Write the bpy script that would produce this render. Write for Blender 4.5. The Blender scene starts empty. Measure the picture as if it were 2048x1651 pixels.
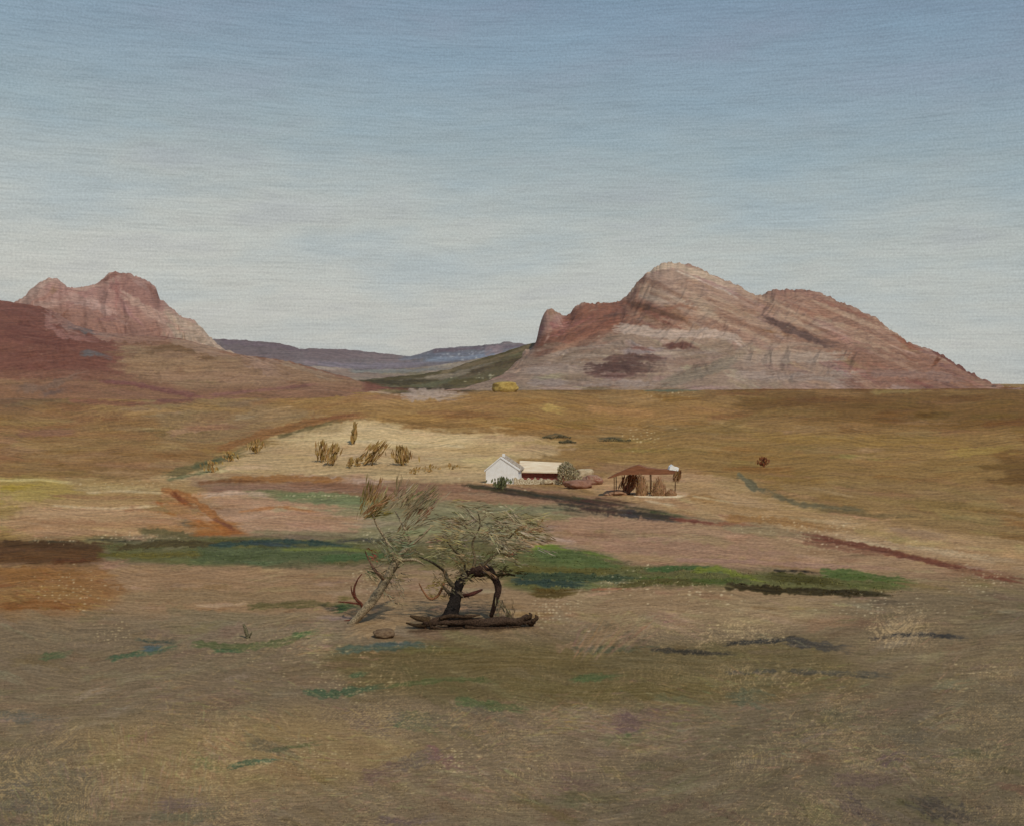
import bpy, bmesh, math, random
import numpy as np
from mathutils import Vector, Matrix
R = math.radians
random.seed(7)
rng = np.random.default_rng(11)
C = bpy.context.scene.collection
scene = bpy.context.scene

# ------------------------------------------------------------------ camera
F = 1098.0          # focal length in pixels of a 1024 px wide picture
YH = 383.0          # row of the eye level
CAMZ = 8.0
cd = bpy.data.cameras.new('camera'); cam = bpy.data.objects.new('camera', cd); C.objects.link(cam)
cam.location = (0, 0, CAMZ); cam.rotation_euler = (R(90), 0, 0)
cd.sensor_width = 36; cd.lens = 36*F/1024
cd.shift_y = -(412.5-YH)/1024
cd.clip_start = 0.1; cd.clip_end = 60000
scene.camera = cam
HAZE = 1.4e-5
scene.render.resolution_x = 1024; scene.render.resolution_y = 825
scene.view_settings.view_transform = 'Standard'; scene.view_settings.look = 'None'
scene.view_settings.exposure = 0; scene.view_settings.gamma = 1

def lin(c):
    return tuple((v/255/12.92 if v/255 <= .04045 else ((v/255+.055)/1.055)**2.4) for v in c)

# ------------------------------------------------------------------ node helper
class NT:
    def __init__(s, tree): s.t = tree; tree.nodes.clear()
    def n(s, kind, **kw):
        nd = s.t.nodes.new(kind)
        for k, v in kw.items():
            if k.startswith('i_'):
                key = k[2:]; key = int(key) if key.isdigit() else key.replace('_', ' ')
                if isinstance(v, bpy.types.NodeSocket): s.t.links.new(v, nd.inputs[key])
                else: nd.inputs[key].default_value = v
            else: setattr(nd, k, v)
        return nd
    def math(s, op, a, b=0.0, c=None, clamp=False):
        nd = s.t.nodes.new('ShaderNodeMath'); nd.operation = op; nd.use_clamp = clamp
        for i, v in enumerate((a, b) if c is None else (a, b, c)):
            if isinstance(v, bpy.types.NodeSocket): s.t.links.new(v, nd.inputs[i])
            else: nd.inputs[i].default_value = v
        return nd.outputs[0]
    def vmath(s, op, a, b):
        nd = s.t.nodes.new('ShaderNodeVectorMath'); nd.operation = op
        for i, v in enumerate((a, b)):
            if isinstance(v, bpy.types.NodeSocket): s.t.links.new(v, nd.inputs[i])
            else: nd.inputs[i].default_value = v
        return nd.outputs[0]
    def noise(s, vec, scale=1.0, detail=2.0, rough=.5, dist=0.0):
        return s.n('ShaderNodeTexNoise', i_Vector=vec, i_Scale=scale, i_Detail=detail, i_Roughness=rough, i_Distortion=dist).outputs['Fac']
    def mapr(s, v, a, b, c, d):
        nd = s.n('ShaderNodeMapRange'); nd.clamp = True
        s.t.links.new(v, nd.inputs[0])
        for i, x in enumerate((a, b, c, d)): nd.inputs[i+1].default_value = x
        return nd.outputs[0]
    def ramp(s, v, stops):
        nd = s.n('ShaderNodeValToRGB'); s.t.links.new(v, nd.inputs[0])
        el = nd.color_ramp.elements
        while len(el) > 1: el.remove(el[-1])
        el[0].position = stops[0][0]; el[0].color = (*lin(stops[0][1]), 1)
        for p, c in stops[1:]:
            e = el.new(p); e.color = (*lin(c), 1)
        return nd.outputs[0]
    def mix(s, fac, a, b, mode='MIX'):
        nd = s.n('ShaderNodeMix'); nd.data_type = 'RGBA'; nd.blend_type = mode
        for k, v in ((0, fac), (6, a), (7, b)):
            if isinstance(v, bpy.types.NodeSocket): s.t.links.new(v, nd.inputs[k])
            else: nd.inputs[k].default_value = v
        return nd.outputs[2]

# ------------------------------------------------------------------ sky and sun
SUN_EL, SUN_AZ = 50, 148          # azimuth clockwise from the view direction (+Y)
world = bpy.data.worlds.new('World'); scene.world = world; world.use_nodes = True
w = NT(world.node_tree)
tc = w.n('ShaderNodeTexCoord').outputs['Generated']
sep = w.n('ShaderNodeSeparateXYZ', i_Vector=tc)
az = w.math('ARCTAN2', sep.outputs[0], sep.outputs[1])
el = w.math('ARCSINE', sep.outputs[2])
big = w.noise(w.n('ShaderNodeCombineXYZ', i_X=w.math('MULTIPLY', az, 3.2), i_Y=w.math('MULTIPLY', el, 9)).outputs[0], 1.0, 3)
wob = w.noise(w.n('ShaderNodeCombineXYZ', i_X=w.math('MULTIPLY', az, 5), i_Y=w.math('MULTIPLY', el, 14), i_Z=3.0).outputs[0], 1.0, 2)
el2 = w.math('ADD', el, w.math('MULTIPLY', w.math('SUBTRACT', wob, .5), .014))
elg = w.math('ADD', el, w.math('MULTIPLY', w.math('SUBTRACT', big, .5), .045))
elg = w.math('ADD', elg, w.math('MULTIPLY', az, .07))
grad = w.ramp(w.mapr(elg, -.02, .5, 0, 1), [(0, (212, 210, 200)), (.17, (206, 207, 198)), (.30, (190, 195, 189)),
      (.44, (161, 176, 180)), (.58, (143, 162, 176)), (.70, (130, 151, 171)), (.85, (116, 140, 166)), (1, (100, 126, 162))])
# drawn out brush-like streaks of thin high cloud
st1 = w.noise(w.n('ShaderNodeCombineXYZ', i_X=w.math('MULTIPLY', az, 6), i_Y=w.math('MULTIPLY', el2, 330)).outputs[0], 1.0, 4, .6)
st2 = w.noise(w.n('ShaderNodeCombineXYZ', i_X=w.math('MULTIPLY', az, 5), i_Y=w.math('MULTIPLY', el2, 60), i_Z=7.0).outputs[0], 1.0, 3, .6)
st3 = w.noise(w.n('ShaderNodeCombineXYZ', i_X=w.math('MULTIPLY', az, 26), i_Y=w.math('MULTIPLY', el2, 620), i_Z=5.0).outputs[0], 1.0, 2, .6)
grain = w.noise(w.n('ShaderNodeCombineXYZ', i_X=w.math('MULTIPLY', az, 560), i_Y=w.math('MULTIPLY', el, 560), i_Z=9.0).outputs[0], 1.0, 2, .6)
hue = w.noise(w.n('ShaderNodeCombineXYZ', i_X=w.math('MULTIPLY', az, 6), i_Y=w.math('MULTIPLY', el2, 22), i_Z=12.0).outputs[0], 1.0, 3, .6)
grad = w.mix(w.math('MULTIPLY', w.mapr(az, -.5, .15, .6, .1), w.mapr(el, .02, .24, 1, 0)), grad, (*lin((206, 201, 188)), 1))
c1 = w.mix(w.mapr(hue, .42, .7, 0, .30), grad, (*lin((138, 170, 190)), 1))
c1 = w.mix(w.mapr(hue, .30, .46, .18, 0), c1, (*lin((150, 152, 172)), 1))
f = w.math('ADD', w.mapr(st1, .25, .75, -.04, .04), w.mapr(st2, .25, .75, -.05, .05))
f = w.math('ADD', f, w.mapr(st3, .3, .7, -.12, .09))
f = w.math('ADD', f, w.mapr(grain, .3, .7, -.12, .12))
f = w.math('SUBTRACT', f, w.mapr(st3, .62, .72, 0, .12))
f = w.math('ADD', f, 1.0)
streak = w.vmath('MULTIPLY', c1, w.n('ShaderNodeCombineXYZ', i_X=f, i_Y=f, i_Z=f).outputs[0])
nish = w.n('ShaderNodeTexSky'); nish.sky_type = 'NISHITA'; nish.sun_disc = False
nish.sun_elevation = R(SUN_EL); nish.sun_rotation = R(SUN_AZ); nish.dust_density = 2.5
nsk = w.vmath('MULTIPLY', nish.outputs[0], (.055, .055, .055))
skyc = w.mix(.9, nsk, streak)
bg = w.n('ShaderNodeBackground', i_Color=skyc, i_Strength=1.0)
w.n('ShaderNodeOutputWorld', i_Surface=bg.outputs[0])

sl = bpy.data.lights.new('sun', 'SUN'); sl.energy = 2.3; sl.angle = R(1.5); sl.color = (1, .94, .84)
so = bpy.data.objects.new('sun', sl); C.objects.link(so)
sd = Vector((math.sin(R(SUN_AZ))*math.cos(R(SUN_EL)), math.cos(R(SUN_AZ))*math.cos(R(SUN_EL)), math.sin(R(SUN_EL))))
so.rotation_euler = sd.to_track_quat('Z', 'Y').to_euler()

# ------------------------------------------------------------------ numpy noise
def vnoise(x, y, seed=0):
    xi = np.floor(x).astype(np.int64); yi = np.floor(y).astype(np.int64)
    fx = x-xi; fy = y-yi; fx = fx*fx*(3-2*fx); fy = fy*fy*(3-2*fy)
    def h(a, b):
        n = (a*374761393 + b*668265263 + seed*1274126177) & 0xffffffff
        n = ((n ^ (n >> 13))*1103515245) & 0xffffffff
        n = ((n ^ (n >> 15))*2246822519) & 0xffffffff
        return ((n ^ (n >> 16)) & 0xffffff)/float(0xffffff)
    return ((h(xi, yi)*(1-fx)+h(xi+1, yi)*fx)*(1-fy)+(h(xi, yi+1)*(1-fx)+h(xi+1, yi+1)*fx)*fy)*2-1
def fbm(x, y, o=4, seed=0, g=.5):
    s = 0; a = 1; t = 0
    for i in range(o):
        s = s+a*vnoise(x*2**i+i*17.3, y*2**i+i*9.1, seed+i); t += a; a *= g
    return s/t

# ------------------------------------------------------------------ soil, rock and plant colours with some shade and haze painted in, laid down in loaded strokes over a map of the land
class Canvas:
    """colour map of a piece of land: columns are bearings, rows are how far out the land lies (in half pixels of the photo)"""
    def __init__(s, x0, y0, x1, y1, base):
        s.x0, s.y0 = x0, y0; s.w, s.h = int(x1-x0), int(y1-y0)
        s.a = np.empty((s.h, s.w, 3), np.float32); s.a[:] = base
        yy, xx = np.mgrid[0:s.h, 0:s.w].astype(np.float32); s.xx = xx+x0; s.yy = yy+y0
        s.wx = fbm(s.xx/45, s.yy/18, 3, 3)*9; s.wy = fbm(s.xx/60, s.yy/15, 4, 5)*5
    def poly(s, pts, col, soft=3.0, op=1.0, warp=1.0):
        xs = [p[0] for p in pts]; ys = [p[1] for p in pts]; m = 20+soft*2
        a, b = max(0, int(min(xs)-m-s.x0)), min(s.w, int(max(xs)+m-s.x0)); c, d = max(0, int(min(ys)-m-s.y0)), min(s.h, int(max(ys)+m-s.y0))
        if a >= b or c >= d: return
        X = s.xx[c:d, a:b]+s.wx[c:d, a:b]*warp; Y = s.yy[c:d, a:b]+s.wy[c:d, a:b]*warp
        ins = np.zeros(X.shape, bool); dist = np.full(X.shape, 1e9, np.float32)
        n = len(pts)
        for i in range(n):
            x1, y1 = pts[i]; x2, y2 = pts[(i+1) % n]
            if y1 != y2:
                cr = ((y1 > Y) != (y2 > Y)) & (X < (x2-x1)*(Y-y1)/(y2-y1)+x1); ins ^= cr
            dx, dy = x2-x1, y2-y1; L = dx*dx+dy*dy+1e-9
            t = np.clip(((X-x1)*dx+(Y-y1)*dy)/L, 0, 1)
            dist = np.minimum(dist, np.hypot(X-x1-t*dx, Y-y1-t*dy))
        sd_ = np.where(ins, dist, -dist); al = np.clip(sd_/(2*soft)+.5, 0, 1)[..., None]*op
        s.a[c:d, a:b] = s.a[c:d, a:b]*(1-al)+np.array(col, np.float32)*al
    def stroke(s, pts, wd, col, op=1.0, jit=9, dry=.25, bend=None):
        pts = [tuple(map(float, p)) for p in pts]
        xs = [p[0] for p in pts]; ys = [p[1] for p in pts]; m = wd*.75+3
        a, b = max(0, int(min(xs)-m-s.x0)), min(s.w, int(max(xs)+m-s.x0)); c, d = max(0, int(min(ys)-m-s.y0)), min(s.h, int(max(ys)+m-s.y0))
        if a >= b-1 or c >= d-1: return
        X = s.xx[c:d, a:b]; Y = s.yy[c:d, a:b]
        best = np.full(X.shape, 1e9, np.float32); q = np.zeros(X.shape, np.float32); al_ = np.zeros(X.shape, np.float32)
        tot = sum(math.hypot(pts[i+1][0]-pts[i][0], pts[i+1][1]-pts[i][1]) for i in range(len(pts)-1))+1e-6; acc = 0
        for i in range(len(pts)-1):
            x1, y1 = pts[i]; x2, y2 = pts[i+1]; dx, dy = x2-x1, y2-y1; L = math.hypot(dx, dy)+1e-6
            t0 = ((X-x1)*dx+(Y-y1)*dy)/L; t = np.clip(t0, 0, L)
            dd = np.hypot(X-x1-t*dx/L, Y-y1-t*dy/L); sg = ((X-x1)*dy-(Y-y1)*dx)/L
            k = dd < best; best = np.where(k, dd, best); q = np.where(k, sg, q); al_ = np.where(k, (acc+t)/tot, al_); acc += L
        sdn = rng.integers(1, 99999)
        br = vnoise(q*.55+50, al_*tot/70+q*0, sdn); fine = vnoise(q*.95+90, al_*tot/26, sdn+1)
        edge = np.clip((wd*.5*(1+.4*vnoise(al_*tot/12, q*0, sdn+2)+.25*vnoise(al_*tot/5, np.sign(q)*3, sdn+5))-best)/2.2+.5, 0, 1)
        tl = min(.42*tot, 14+wd*1.4)
        tail = np.clip((1-al_)*tot/tl+br*1.0, 0, 1)*np.clip(al_*tot/(tl*.35)+.3+br*.9, 0, 1)
        if dry > 0:
            tail = tail*np.clip(1.35-dry*2.4*(fine*.6+.45+.5*vnoise(X/3.2, Y/2.6, sdn+3)+.5*al_)+.1, 0, 1)
        al = (edge*tail*op)[..., None]
        cc = np.array(col, np.float32)+(br*jit+fine*jit*.7)[..., None]
        s.a[c:d, a:b] = s.a[c:d, a:b]*(1-al)+cc*al
    def auto(s, n, ln, wd, ang, box=None, jit=7, op=.8, cj=5, curv=.15, dry=.3):
        x0, y0, x1, y1 = box or (s.x0, s.y0, s.x0+s.w, s.y0+s.h)
        for _ in range(n):
            x = rng.uniform(x0, x1); y = rng.uniform(y0, y1)
            i, j = min(s.h-1, max(0, int(y-s.y0))), min(s.w-1, max(0, int(x-s.x0)))
            col = s.a[i, j]+rng.normal(0, cj)+rng.normal(0, cj*.35, 3)
            L = ln*rng.uniform(.5, 1.5); W = wd*rng.uniform(.6, 1.5); a = ang(x, y)+rng.normal(0, .05); k = rng.normal(0, curv)
            pts = []
            for t in (-.5, -.17, .17, .5):
                pts.append((x+math.cos(a)*L*t - math.sin(a)*L*k*(t*t-.1), y+math.sin(a)*L*t+math.cos(a)*L*k*(t*t-.1)))
            s.stroke(pts, W, col, op, jit, dry)
    def flecks(s, n, x0, y0, x1, y1, col, size=2.2, op=.8, wide=1.6):
        x0, x1 = min(x0, x1), max(x0, x1); y0, y1 = min(y0, y1), max(y0, y1)
        for _ in range(n):
            x = rng.normal((x0+x1)/2, (x1-x0)/4); y = rng.normal((y0+y1)/2, (y1-y0)/4)
            # the weave the paint caught on: snap to its rows
            x = round(x/7)*7+rng.uniform(-1.6, 1.6); y = round(y/6)*6+rng.uniform(-1.3, 1.3)
            r = size*rng.uniform(.5, 1.3); wdt = wide*rng.uniform(.6, 2)
            a, b = int(x-r*wdt-2-s.x0), int(x+r*wdt+3-s.x0); c, d = int(y-r-2-s.y0), int(y+r+3-s.y0)
            if a < 0 or c < 0 or b >= s.w or d >= s.h: continue
            X = s.xx[c:d, a:b]-x; Y = s.yy[c:d, a:b]-y
            al = np.clip(1.4-np.hypot(X/(r*wdt), Y/r)*1.3, 0, 1)[..., None]*op*rng.uniform(.4, 1)
            s.a[c:d, a:b] = s.a[c:d, a:b]*(1-al)+np.array(col, np.float32)*al
    def scumble(s, x0, y0, x1, y1, col, amt=.5, seed=1, scale=1.0, vert=False):
        """thin dry drag marks: pale soil showing through in fine hatched lines"""
        a, b, c, d = max(0, int(x0-s.x0)), min(s.w, int(x1-s.x0)), max(0, int(y0-s.y0)), min(s.h, int(y1-s.y0))
        X = s.xx[c:d, a:b]; Y = s.yy[c:d, a:b]
        th = fbm(X/260, Y/170, 2, seed)*1.5+(1.35 if vert else 0)
        u = X*np.cos(th)+Y*np.sin(th); v = -X*np.sin(th)+Y*np.cos(th)
        n1 = vnoise(u/24/scale, v/2.5/scale, seed+3); n2 = fbm(X/150, Y/90, 4, seed+5); n3 = vnoise(X/3.3, Y/3.0, seed+7)
        wv = .5+.5*np.cos(Y*2*np.pi/6.2)*np.cos(X*2*np.pi/7.3)
        m = np.clip((n1+n3*.5+n2*1.05+wv*.5-.85)*1.8, 0, 1)
        ed = np.clip((X-x0)/60, 0, 1)*np.clip((x1-X)/60, 0, 1)*np.clip((Y-y0)/40, 0, 1)*np.clip((y1-Y)/40, 0, 1)
        al = (m*ed*amt)[..., None]
        s.a[c:d, a:b] = s.a[c:d, a:b]*(1-al)+np.array(col, np.float32)*al
    def sample(s, x, y):
        u = np.abs(x-s.x0); v = np.abs(y-s.y0)
        pw, ph = 2*(s.w-1), 2*(s.h-1)
        u = u % pw; u = np.where(u > s.w-1, pw-u, u); v = v % ph; v = np.where(v > s.h-1, ph-v, v)
        i = np.clip(v.astype(int), 0, s.h-2); j = np.clip(u.astype(int), 0, s.w-2); fy = (v-i)[:, None]; fx = (u-j)[:, None]
        A = s.a
        c = (A[i, j]*(1-fx)+A[i, j+1]*fx)*(1-fy)+(A[i+1, j]*(1-fx)+A[i+1, j+1]*fx)*fy
        return np.clip(c, 8, 245)

def srgb2lin(c):
    c = c/255.0
    return np.where(c <= .04045, c/12.92, ((c+.055)/1.055)**2.4)

# ------------------------------------------------------------------ materials
def land_mat(name, gain=(1, 1, 1)):
    m = bpy.data.materials.new(name); m.use_nodes = True; n = NT(m.node_tree)
    col = n.n('ShaderNodeVertexColor', layer_name='soil').outputs[0]
    uv = n.n('ShaderNodeUVMap', uv_map='land').outputs[0]
    wv = n.noise(uv, .0045, 1)
    off = n.n('ShaderNodeCombineXYZ', i_Y=n.math('MULTIPLY', n.math('SUBTRACT', wv, .5), 65)).outputs[0]
    uw = n.vmath('ADD', uv, off)
    b1 = n.noise(n.vmath('MULTIPLY', uw, (.016, .30, 1)), 1, 3, .6)
    b2 = n.noise(n.vmath('MULTIPLY', uv, (.13, .34, 1)), 1, 2, .6)
    f = n.math('ADD', n.mapr(b1, .3, .7, -.25, .25), n.mapr(b2, .3, .7, -.20, .22))
    f = n.math('ADD', f, 1.0); col = n.vmath('MULTIPLY', col, gain)
    c2 = n.vmath('MULTIPLY', col, n.n('ShaderNodeCombineXYZ', i_X=f, i_Y=f, i_Z=f).outputs[0])
    p = n.n('ShaderNodeBsdfPrincipled', i_Roughness=.95)
    p.inputs['Specular IOR Level'].default_value = .08
    n.t.links.new(c2, p.inputs['Base Color'])
    n.n('ShaderNodeOutputMaterial', i_Surface=p.outputs[0])
    return m

def mat(name, c1, c2=None, scale=3.0, stretch=(1, 1, 1), rough=.9, detail=3, bump=0.0, lohi=(.35, .65)):
    m = bpy.data.materials.new(name); m.use_nodes = True; n = NT(m.node_tree)
    c2 = c2 or tuple(v*.8 for v in c1)
    tco = n.n('ShaderNodeTexCoord').outputs['Object']
    ns = n.noise(n.vmath('MULTIPLY', tco, stretch), scale, detail, .6)
    col = n.ramp(n.mapr(ns, lohi[0], lohi[1], 0, 1), [(0, c1), (1, c2)])
    p = n.n('ShaderNodeBsdfPrincipled', i_Roughness=rough); p.inputs['Specular IOR Level'].default_value = .15
    n.t.links.new(col, p.inputs['Base Color'])
    if bump:
        bn = n.n('ShaderNodeBump', i_Strength=bump, i_Distance=.05); n.t.links.new(ns, bn.inputs['Height'])
        n.t.links.new(bn.outputs[0], p.inputs['Normal'])
    n.n('ShaderNodeOutputMaterial', i_Surface=p.outputs[0])
    return m

def vcol_mat(name, gain=1.0, grain=None):
    m = bpy.data.materials.new(name); m.use_nodes = True; n = NT(m.node_tree)
    col = n.n('ShaderNodeVertexColor', layer_name='tint').outputs[0]
    tco = n.n('ShaderNodeTexCoord').outputs['Object']
    raw = n.noise(tco, grain[0] if grain else 9, 4); ns = n.mapr(raw, .3, .7, (1-(grain[2] if grain else .15))*gain, (1+(grain[2] if grain else .15))*gain)
    c2 = n.vmath('MULTIPLY', col, n.n('ShaderNodeCombineXYZ', i_X=ns, i_Y=ns, i_Z=ns).outputs[0])
    p = n.n('ShaderNodeBsdfPrincipled', i_Roughness=.9); p.inputs['Specular IOR Level'].default_value = .1
    n.t.links.new(c2, p.inputs['Base Color'])
    if grain:
        bn = n.n('ShaderNodeBump', i_Strength=.9, i_Distance=.04); n.t.links.new(raw, bn.inputs['Height']); n.t.links.new(bn.outputs[0], p.inputs['Normal'])
    n.n('ShaderNodeOutputMaterial', i_Surface=p.outputs[0])
    return m

# ------------------------------------------------------------------ object helpers
def tag(o, label=None, cat=None, group=None, kind=None):
    if label: o['label'] = label
    if cat: o['category'] = cat
    if group: o['group'] = group
    if kind: o['kind'] = kind
    return o
def empty(name, loc, rz=0):
    o = bpy.data.objects.new(name, None); C.objects.link(o); o.location = loc; o.rotation_euler = (0, 0, rz); o.empty_display_size = .3
    return o
def grid_mesh(name, X, Y, Z, canvas, material, smooth=True):
    r, c = X.shape; me = bpy.data.meshes.new(name)
    co = np.stack([X, Y, Z], -1).reshape(-1, 3)
    idx = np.arange(r*c).reshape(r, c)
    f = np.stack([idx[:-1, :-1], idx[:-1, 1:], idx[1:, 1:], idx[1:, :-1]], -1).reshape(-1, 4)
    me.vertices.add(len(co)); me.vertices.foreach_set('co', co.ravel())
    me.loops.add(f.size); me.loops.foreach_set('vertex_index', f.ravel().astype(np.int32))
    me.polygons.add(len(f)); me.polygons.foreach_set('loop_start', np.arange(0, f.size, 4, dtype=np.int32))
    try: me.polygons.foreach_set('loop_total', np.full(len(f), 4, np.int32))
    except Exception: pass
    me.update(calc_edges=True)
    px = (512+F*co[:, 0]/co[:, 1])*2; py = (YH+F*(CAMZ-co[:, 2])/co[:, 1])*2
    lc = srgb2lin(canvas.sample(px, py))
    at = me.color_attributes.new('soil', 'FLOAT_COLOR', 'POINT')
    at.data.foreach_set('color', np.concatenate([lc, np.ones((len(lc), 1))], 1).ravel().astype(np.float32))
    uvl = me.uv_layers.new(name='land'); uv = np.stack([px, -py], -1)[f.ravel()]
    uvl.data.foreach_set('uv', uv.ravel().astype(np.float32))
    if smooth: me.polygons.foreach_set('use_smooth', np.ones(len(f), bool))
    me.materials.append(material); me.validate()
    o = bpy.data.objects.new(name, me); C.objects.link(o)
    return o

# ------------------------------------------------------------------ the lie of the land
PROF = [(0, 0), (17, 0), (37, 0), (50, -.5), (70, -2), (100, -4.5), (140, -6.5), (176, -8), (230, -8.5), (300, -8), (450, -6), (700, -4),
        (1200, -3), (2000, -2.2), (3000, -1.6), (6000, -1), (30000, 0)]
PD = np.array([p[0] for p in PROF], float); PZ = np.array([p[1] for p in PROF], float)
def zbase(d):
    s = 0
    for k in (.9, .95, 1, 1.05, 1.1): s = s+np.interp(d*k, PD, PZ)
    return s/5
def ground_z(x, y):
    z = zbase(y)
    # pale mound beyond the farm
    dx = x+38; s = np.where(dx < 0, 25, 52.0); z = z+8.2*np.exp(-(dx/s)**2)*np.exp(-((y-282)/42)**2)
    z = z+2.6*np.exp(-((x-10)/42)**2)*np.exp(-((y-275)/36)**2)
    # low bank on the left
    z = z+1.3*np.exp(-((x+42)/17)**2)*np.exp(-((y-84)/13)**2)
    # swell of the plain on the left and the right
    z = z+1.5*np.exp(-((x-90)/50)**2)*np.exp(-((y-190)/60)**2)
    # rows of small hummocks under the green belts
    z = z+.25*np.exp(-((y-57-.12*(x-5))/5)**2)*(.6+.4*fbm(x/3, y/3, 2, 31))
    # broken soil
    am = np.clip(y/400, 0, 1)
    z = z+fbm(x/330, y/600, 3, 77)*3.2*np.clip((y-800)/900, 0, 1)
    z = z+fbm(x/9, y/9, 4, 21)*(.16+am*.8)+fbm(x/1.3, y/1.3, 3, 22)*.035*np.clip(80/np.maximum(y, 1), 0, 1)+fbm(x/60, y/60, 3, 23)*am*1.3
    return z
def hit(px, py):
    """where the sight line through photo pixel (full-size px) meets the ground"""
    u = (px/2-512)/F; k = (py/2-YH)/F
    d = np.concatenate([np.linspace(8, 120, 1200), np.linspace(120, 900, 1500), np.linspace(900, 6000, 800)])
    z = ground_z(u*d, d); under = (CAMZ-k*d) <= z
    i = int(np.argmax(under)); return float(u*d[i]), float(d[i]), float(z[i])
def gz(x, y): return float(ground_z(np.array([float(x)]), np.array([float(y)]))[0])

# ------------------------------------------------------------------ ground colours
G = Canvas(-420, 730, 2470, 1980, (118, 100, 76))
# plain
G.poly([(-420, 700), (2470, 700), (2470, 1000), (-420, 1000)], (141, 109, 68))
G.poly([(-420, 770), (420, 770), (560, 830), (300, 960), (-420, 970)], (138, 104, 66), 10)
G.poly([(400, 790), (700, 775), (1400, 790), (1500, 830), (1300, 860), (900, 850), (600, 840)], (148, 112, 66), 8)
G.poly([(1440, 778), (2470, 772), (2470, 850), (1900, 860), (1480, 830)], (118, 86, 46), 10)
G.poly([(1200, 870), (2470, 870), (2470, 1000), (1500, 1000)], (139, 108, 64), 14)
G.poly([(1990, 900), (2470, 880), (2470, 1020), (2030, 980)], (112, 82, 44), 12)
G.poly([(300, 800), (500, 800), (640, 830), (500, 880), (330, 900)], (140, 112, 78), 10)
G.poly([(-420, 765), (90, 765), (160, 775), (60, 820), (-420, 830)], (122, 90, 64), 8)
G.poly([(690, 762), (960, 756), (1000, 780), (800, 790)], (88, 74, 50), 3)
# mound
G.poly([(150, 965), (380, 945), (460, 910), (560, 868), (640, 845), (720, 832), (800, 848), (850, 858), (960, 862), (1060, 872), (1110, 886), (1120, 905), (1080, 925), (1040, 950), (1000, 972), (700, 960), (300, 975)], (178, 150, 112), 6, warp=1)
G.poly([(640, 855), (720, 838), (820, 852), (1000, 870), (1060, 890), (800, 890), (600, 885)], (190, 164, 124), 6, warp=.5)
# tan tongue at right of the farm
G.poly([(1160, 960), (1300, 930), (1480, 960), (1620, 1010), (2048, 1060), (2470, 1100), (2470, 1160), (2048, 1140), (1700, 1080), (1400, 1030), (1200, 1000)], (165, 132, 94), 6)
G.poly([(1500, 990), (1700, 960), (2470, 990), (2470, 1110), (2048, 1090), (1640, 1020)], (142, 112, 72), 8)
# bands
G.poly([(-420, 952), (160, 952), (380, 962), (420, 985), (340, 1060), (260, 1085), (-420, 1085)], (158, 126, 84), 4)
G.poly([(-420, 955), (110, 955), (170, 985), (60, 1015), (-420, 1020)], (160, 134, 76), 8)
G.poly([(60, 1010), (330, 1000), (360, 1050), (250, 1078), (60, 1070)], (164, 124, 90), 6)
G.poly([(330, 975), (380, 985), (440, 1040), (500, 1066), (420, 1070), (370, 1030)], (160, 100, 52), 3, warp=.4)
G.poly([(380, 955), (620, 950), (980, 968), (1160, 985), (1260, 1010), (1150, 1030), (960, 1010), (760, 1000), (560, 985), (420, 985)], (140, 108, 82), 6)
G.poly([(400, 982), (560, 985), (720, 1010), (760, 1060), (500, 1066), (440, 1040)], (170, 134, 106), 4)
G.poly([(540, 983), (640, 985), (760, 1000), (1150, 1010), (1180, 1040), (1080, 1050), (1060, 1082), (700, 1085), (730, 1030), (600, 1012)], (134, 124, 92), 6)
G.poly([(560, 984), (700, 990), (760, 1008), (640, 1012)], (120, 122, 84), 3)
G.poly([(1060, 1045), (1230, 1022), (1420, 1040), (1640, 1070), (1860, 1120), (2030, 1150), (1800, 1150), (1500, 1135), (1260, 1125), (1120, 1088)], (158, 126, 96), 5)
G.poly([(1640, 1075), (2000, 1110), (2470, 1150), (2470, 1180), (1900, 1140)], (160, 128, 95), 5)
# below the belts
G.poly([(-420, 1120), (2470, 1150), (2470, 1270), (1500, 1260), (900, 1290), (400, 1280), (-420, 1230)], (144, 117, 88), 10)
G.poly([(-420, 1120), (210, 1125), (280, 1170), (180, 1225), (-420, 1235)], (138, 98, 60), 16)
G.poly([(210, 1130), (520, 1130), (700, 1160), (650, 1220), (300, 1220)], (146, 116, 86), 8)
G.poly([(1120, 1190), (1600, 1195), (2000, 1180), (1900, 1260), (1200, 1270)], (146, 122, 92), 8)
G.poly([(-420, 1230), (700, 1245), (2470, 1270), (2470, 1990), (-420, 1990)], (120, 102, 80), 22)
G.poly([(640, 1300), (900, 1275), (1300, 1290), (1800, 1270), (1750, 1370), (1400, 1410), (1000, 1410), (700, 1380)], (105, 90, 60), 14)
G.poly([(1700, 1180), (2470, 1150), (2470, 1500), (1800, 1400), (1650, 1300)], (120, 102, 78), 24)
G.poly([(1500, 1420), (2470, 1300), (2470, 1990), (1300, 1990), (1100, 1600)], (107, 93, 73), 40)
G.poly([(-420, 1480), (150, 1520), (300, 1990), (-420, 1990)], (108, 95, 74), 40)
G.poly([(150, 1460), (620, 1420), (900, 1500), (640, 1580), (250, 1600)], (136, 113, 80), 30)
G.poly([(230, 1240), (1000, 1230), (760, 1290), (400, 1290)], (126, 108, 86), 14)
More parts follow.
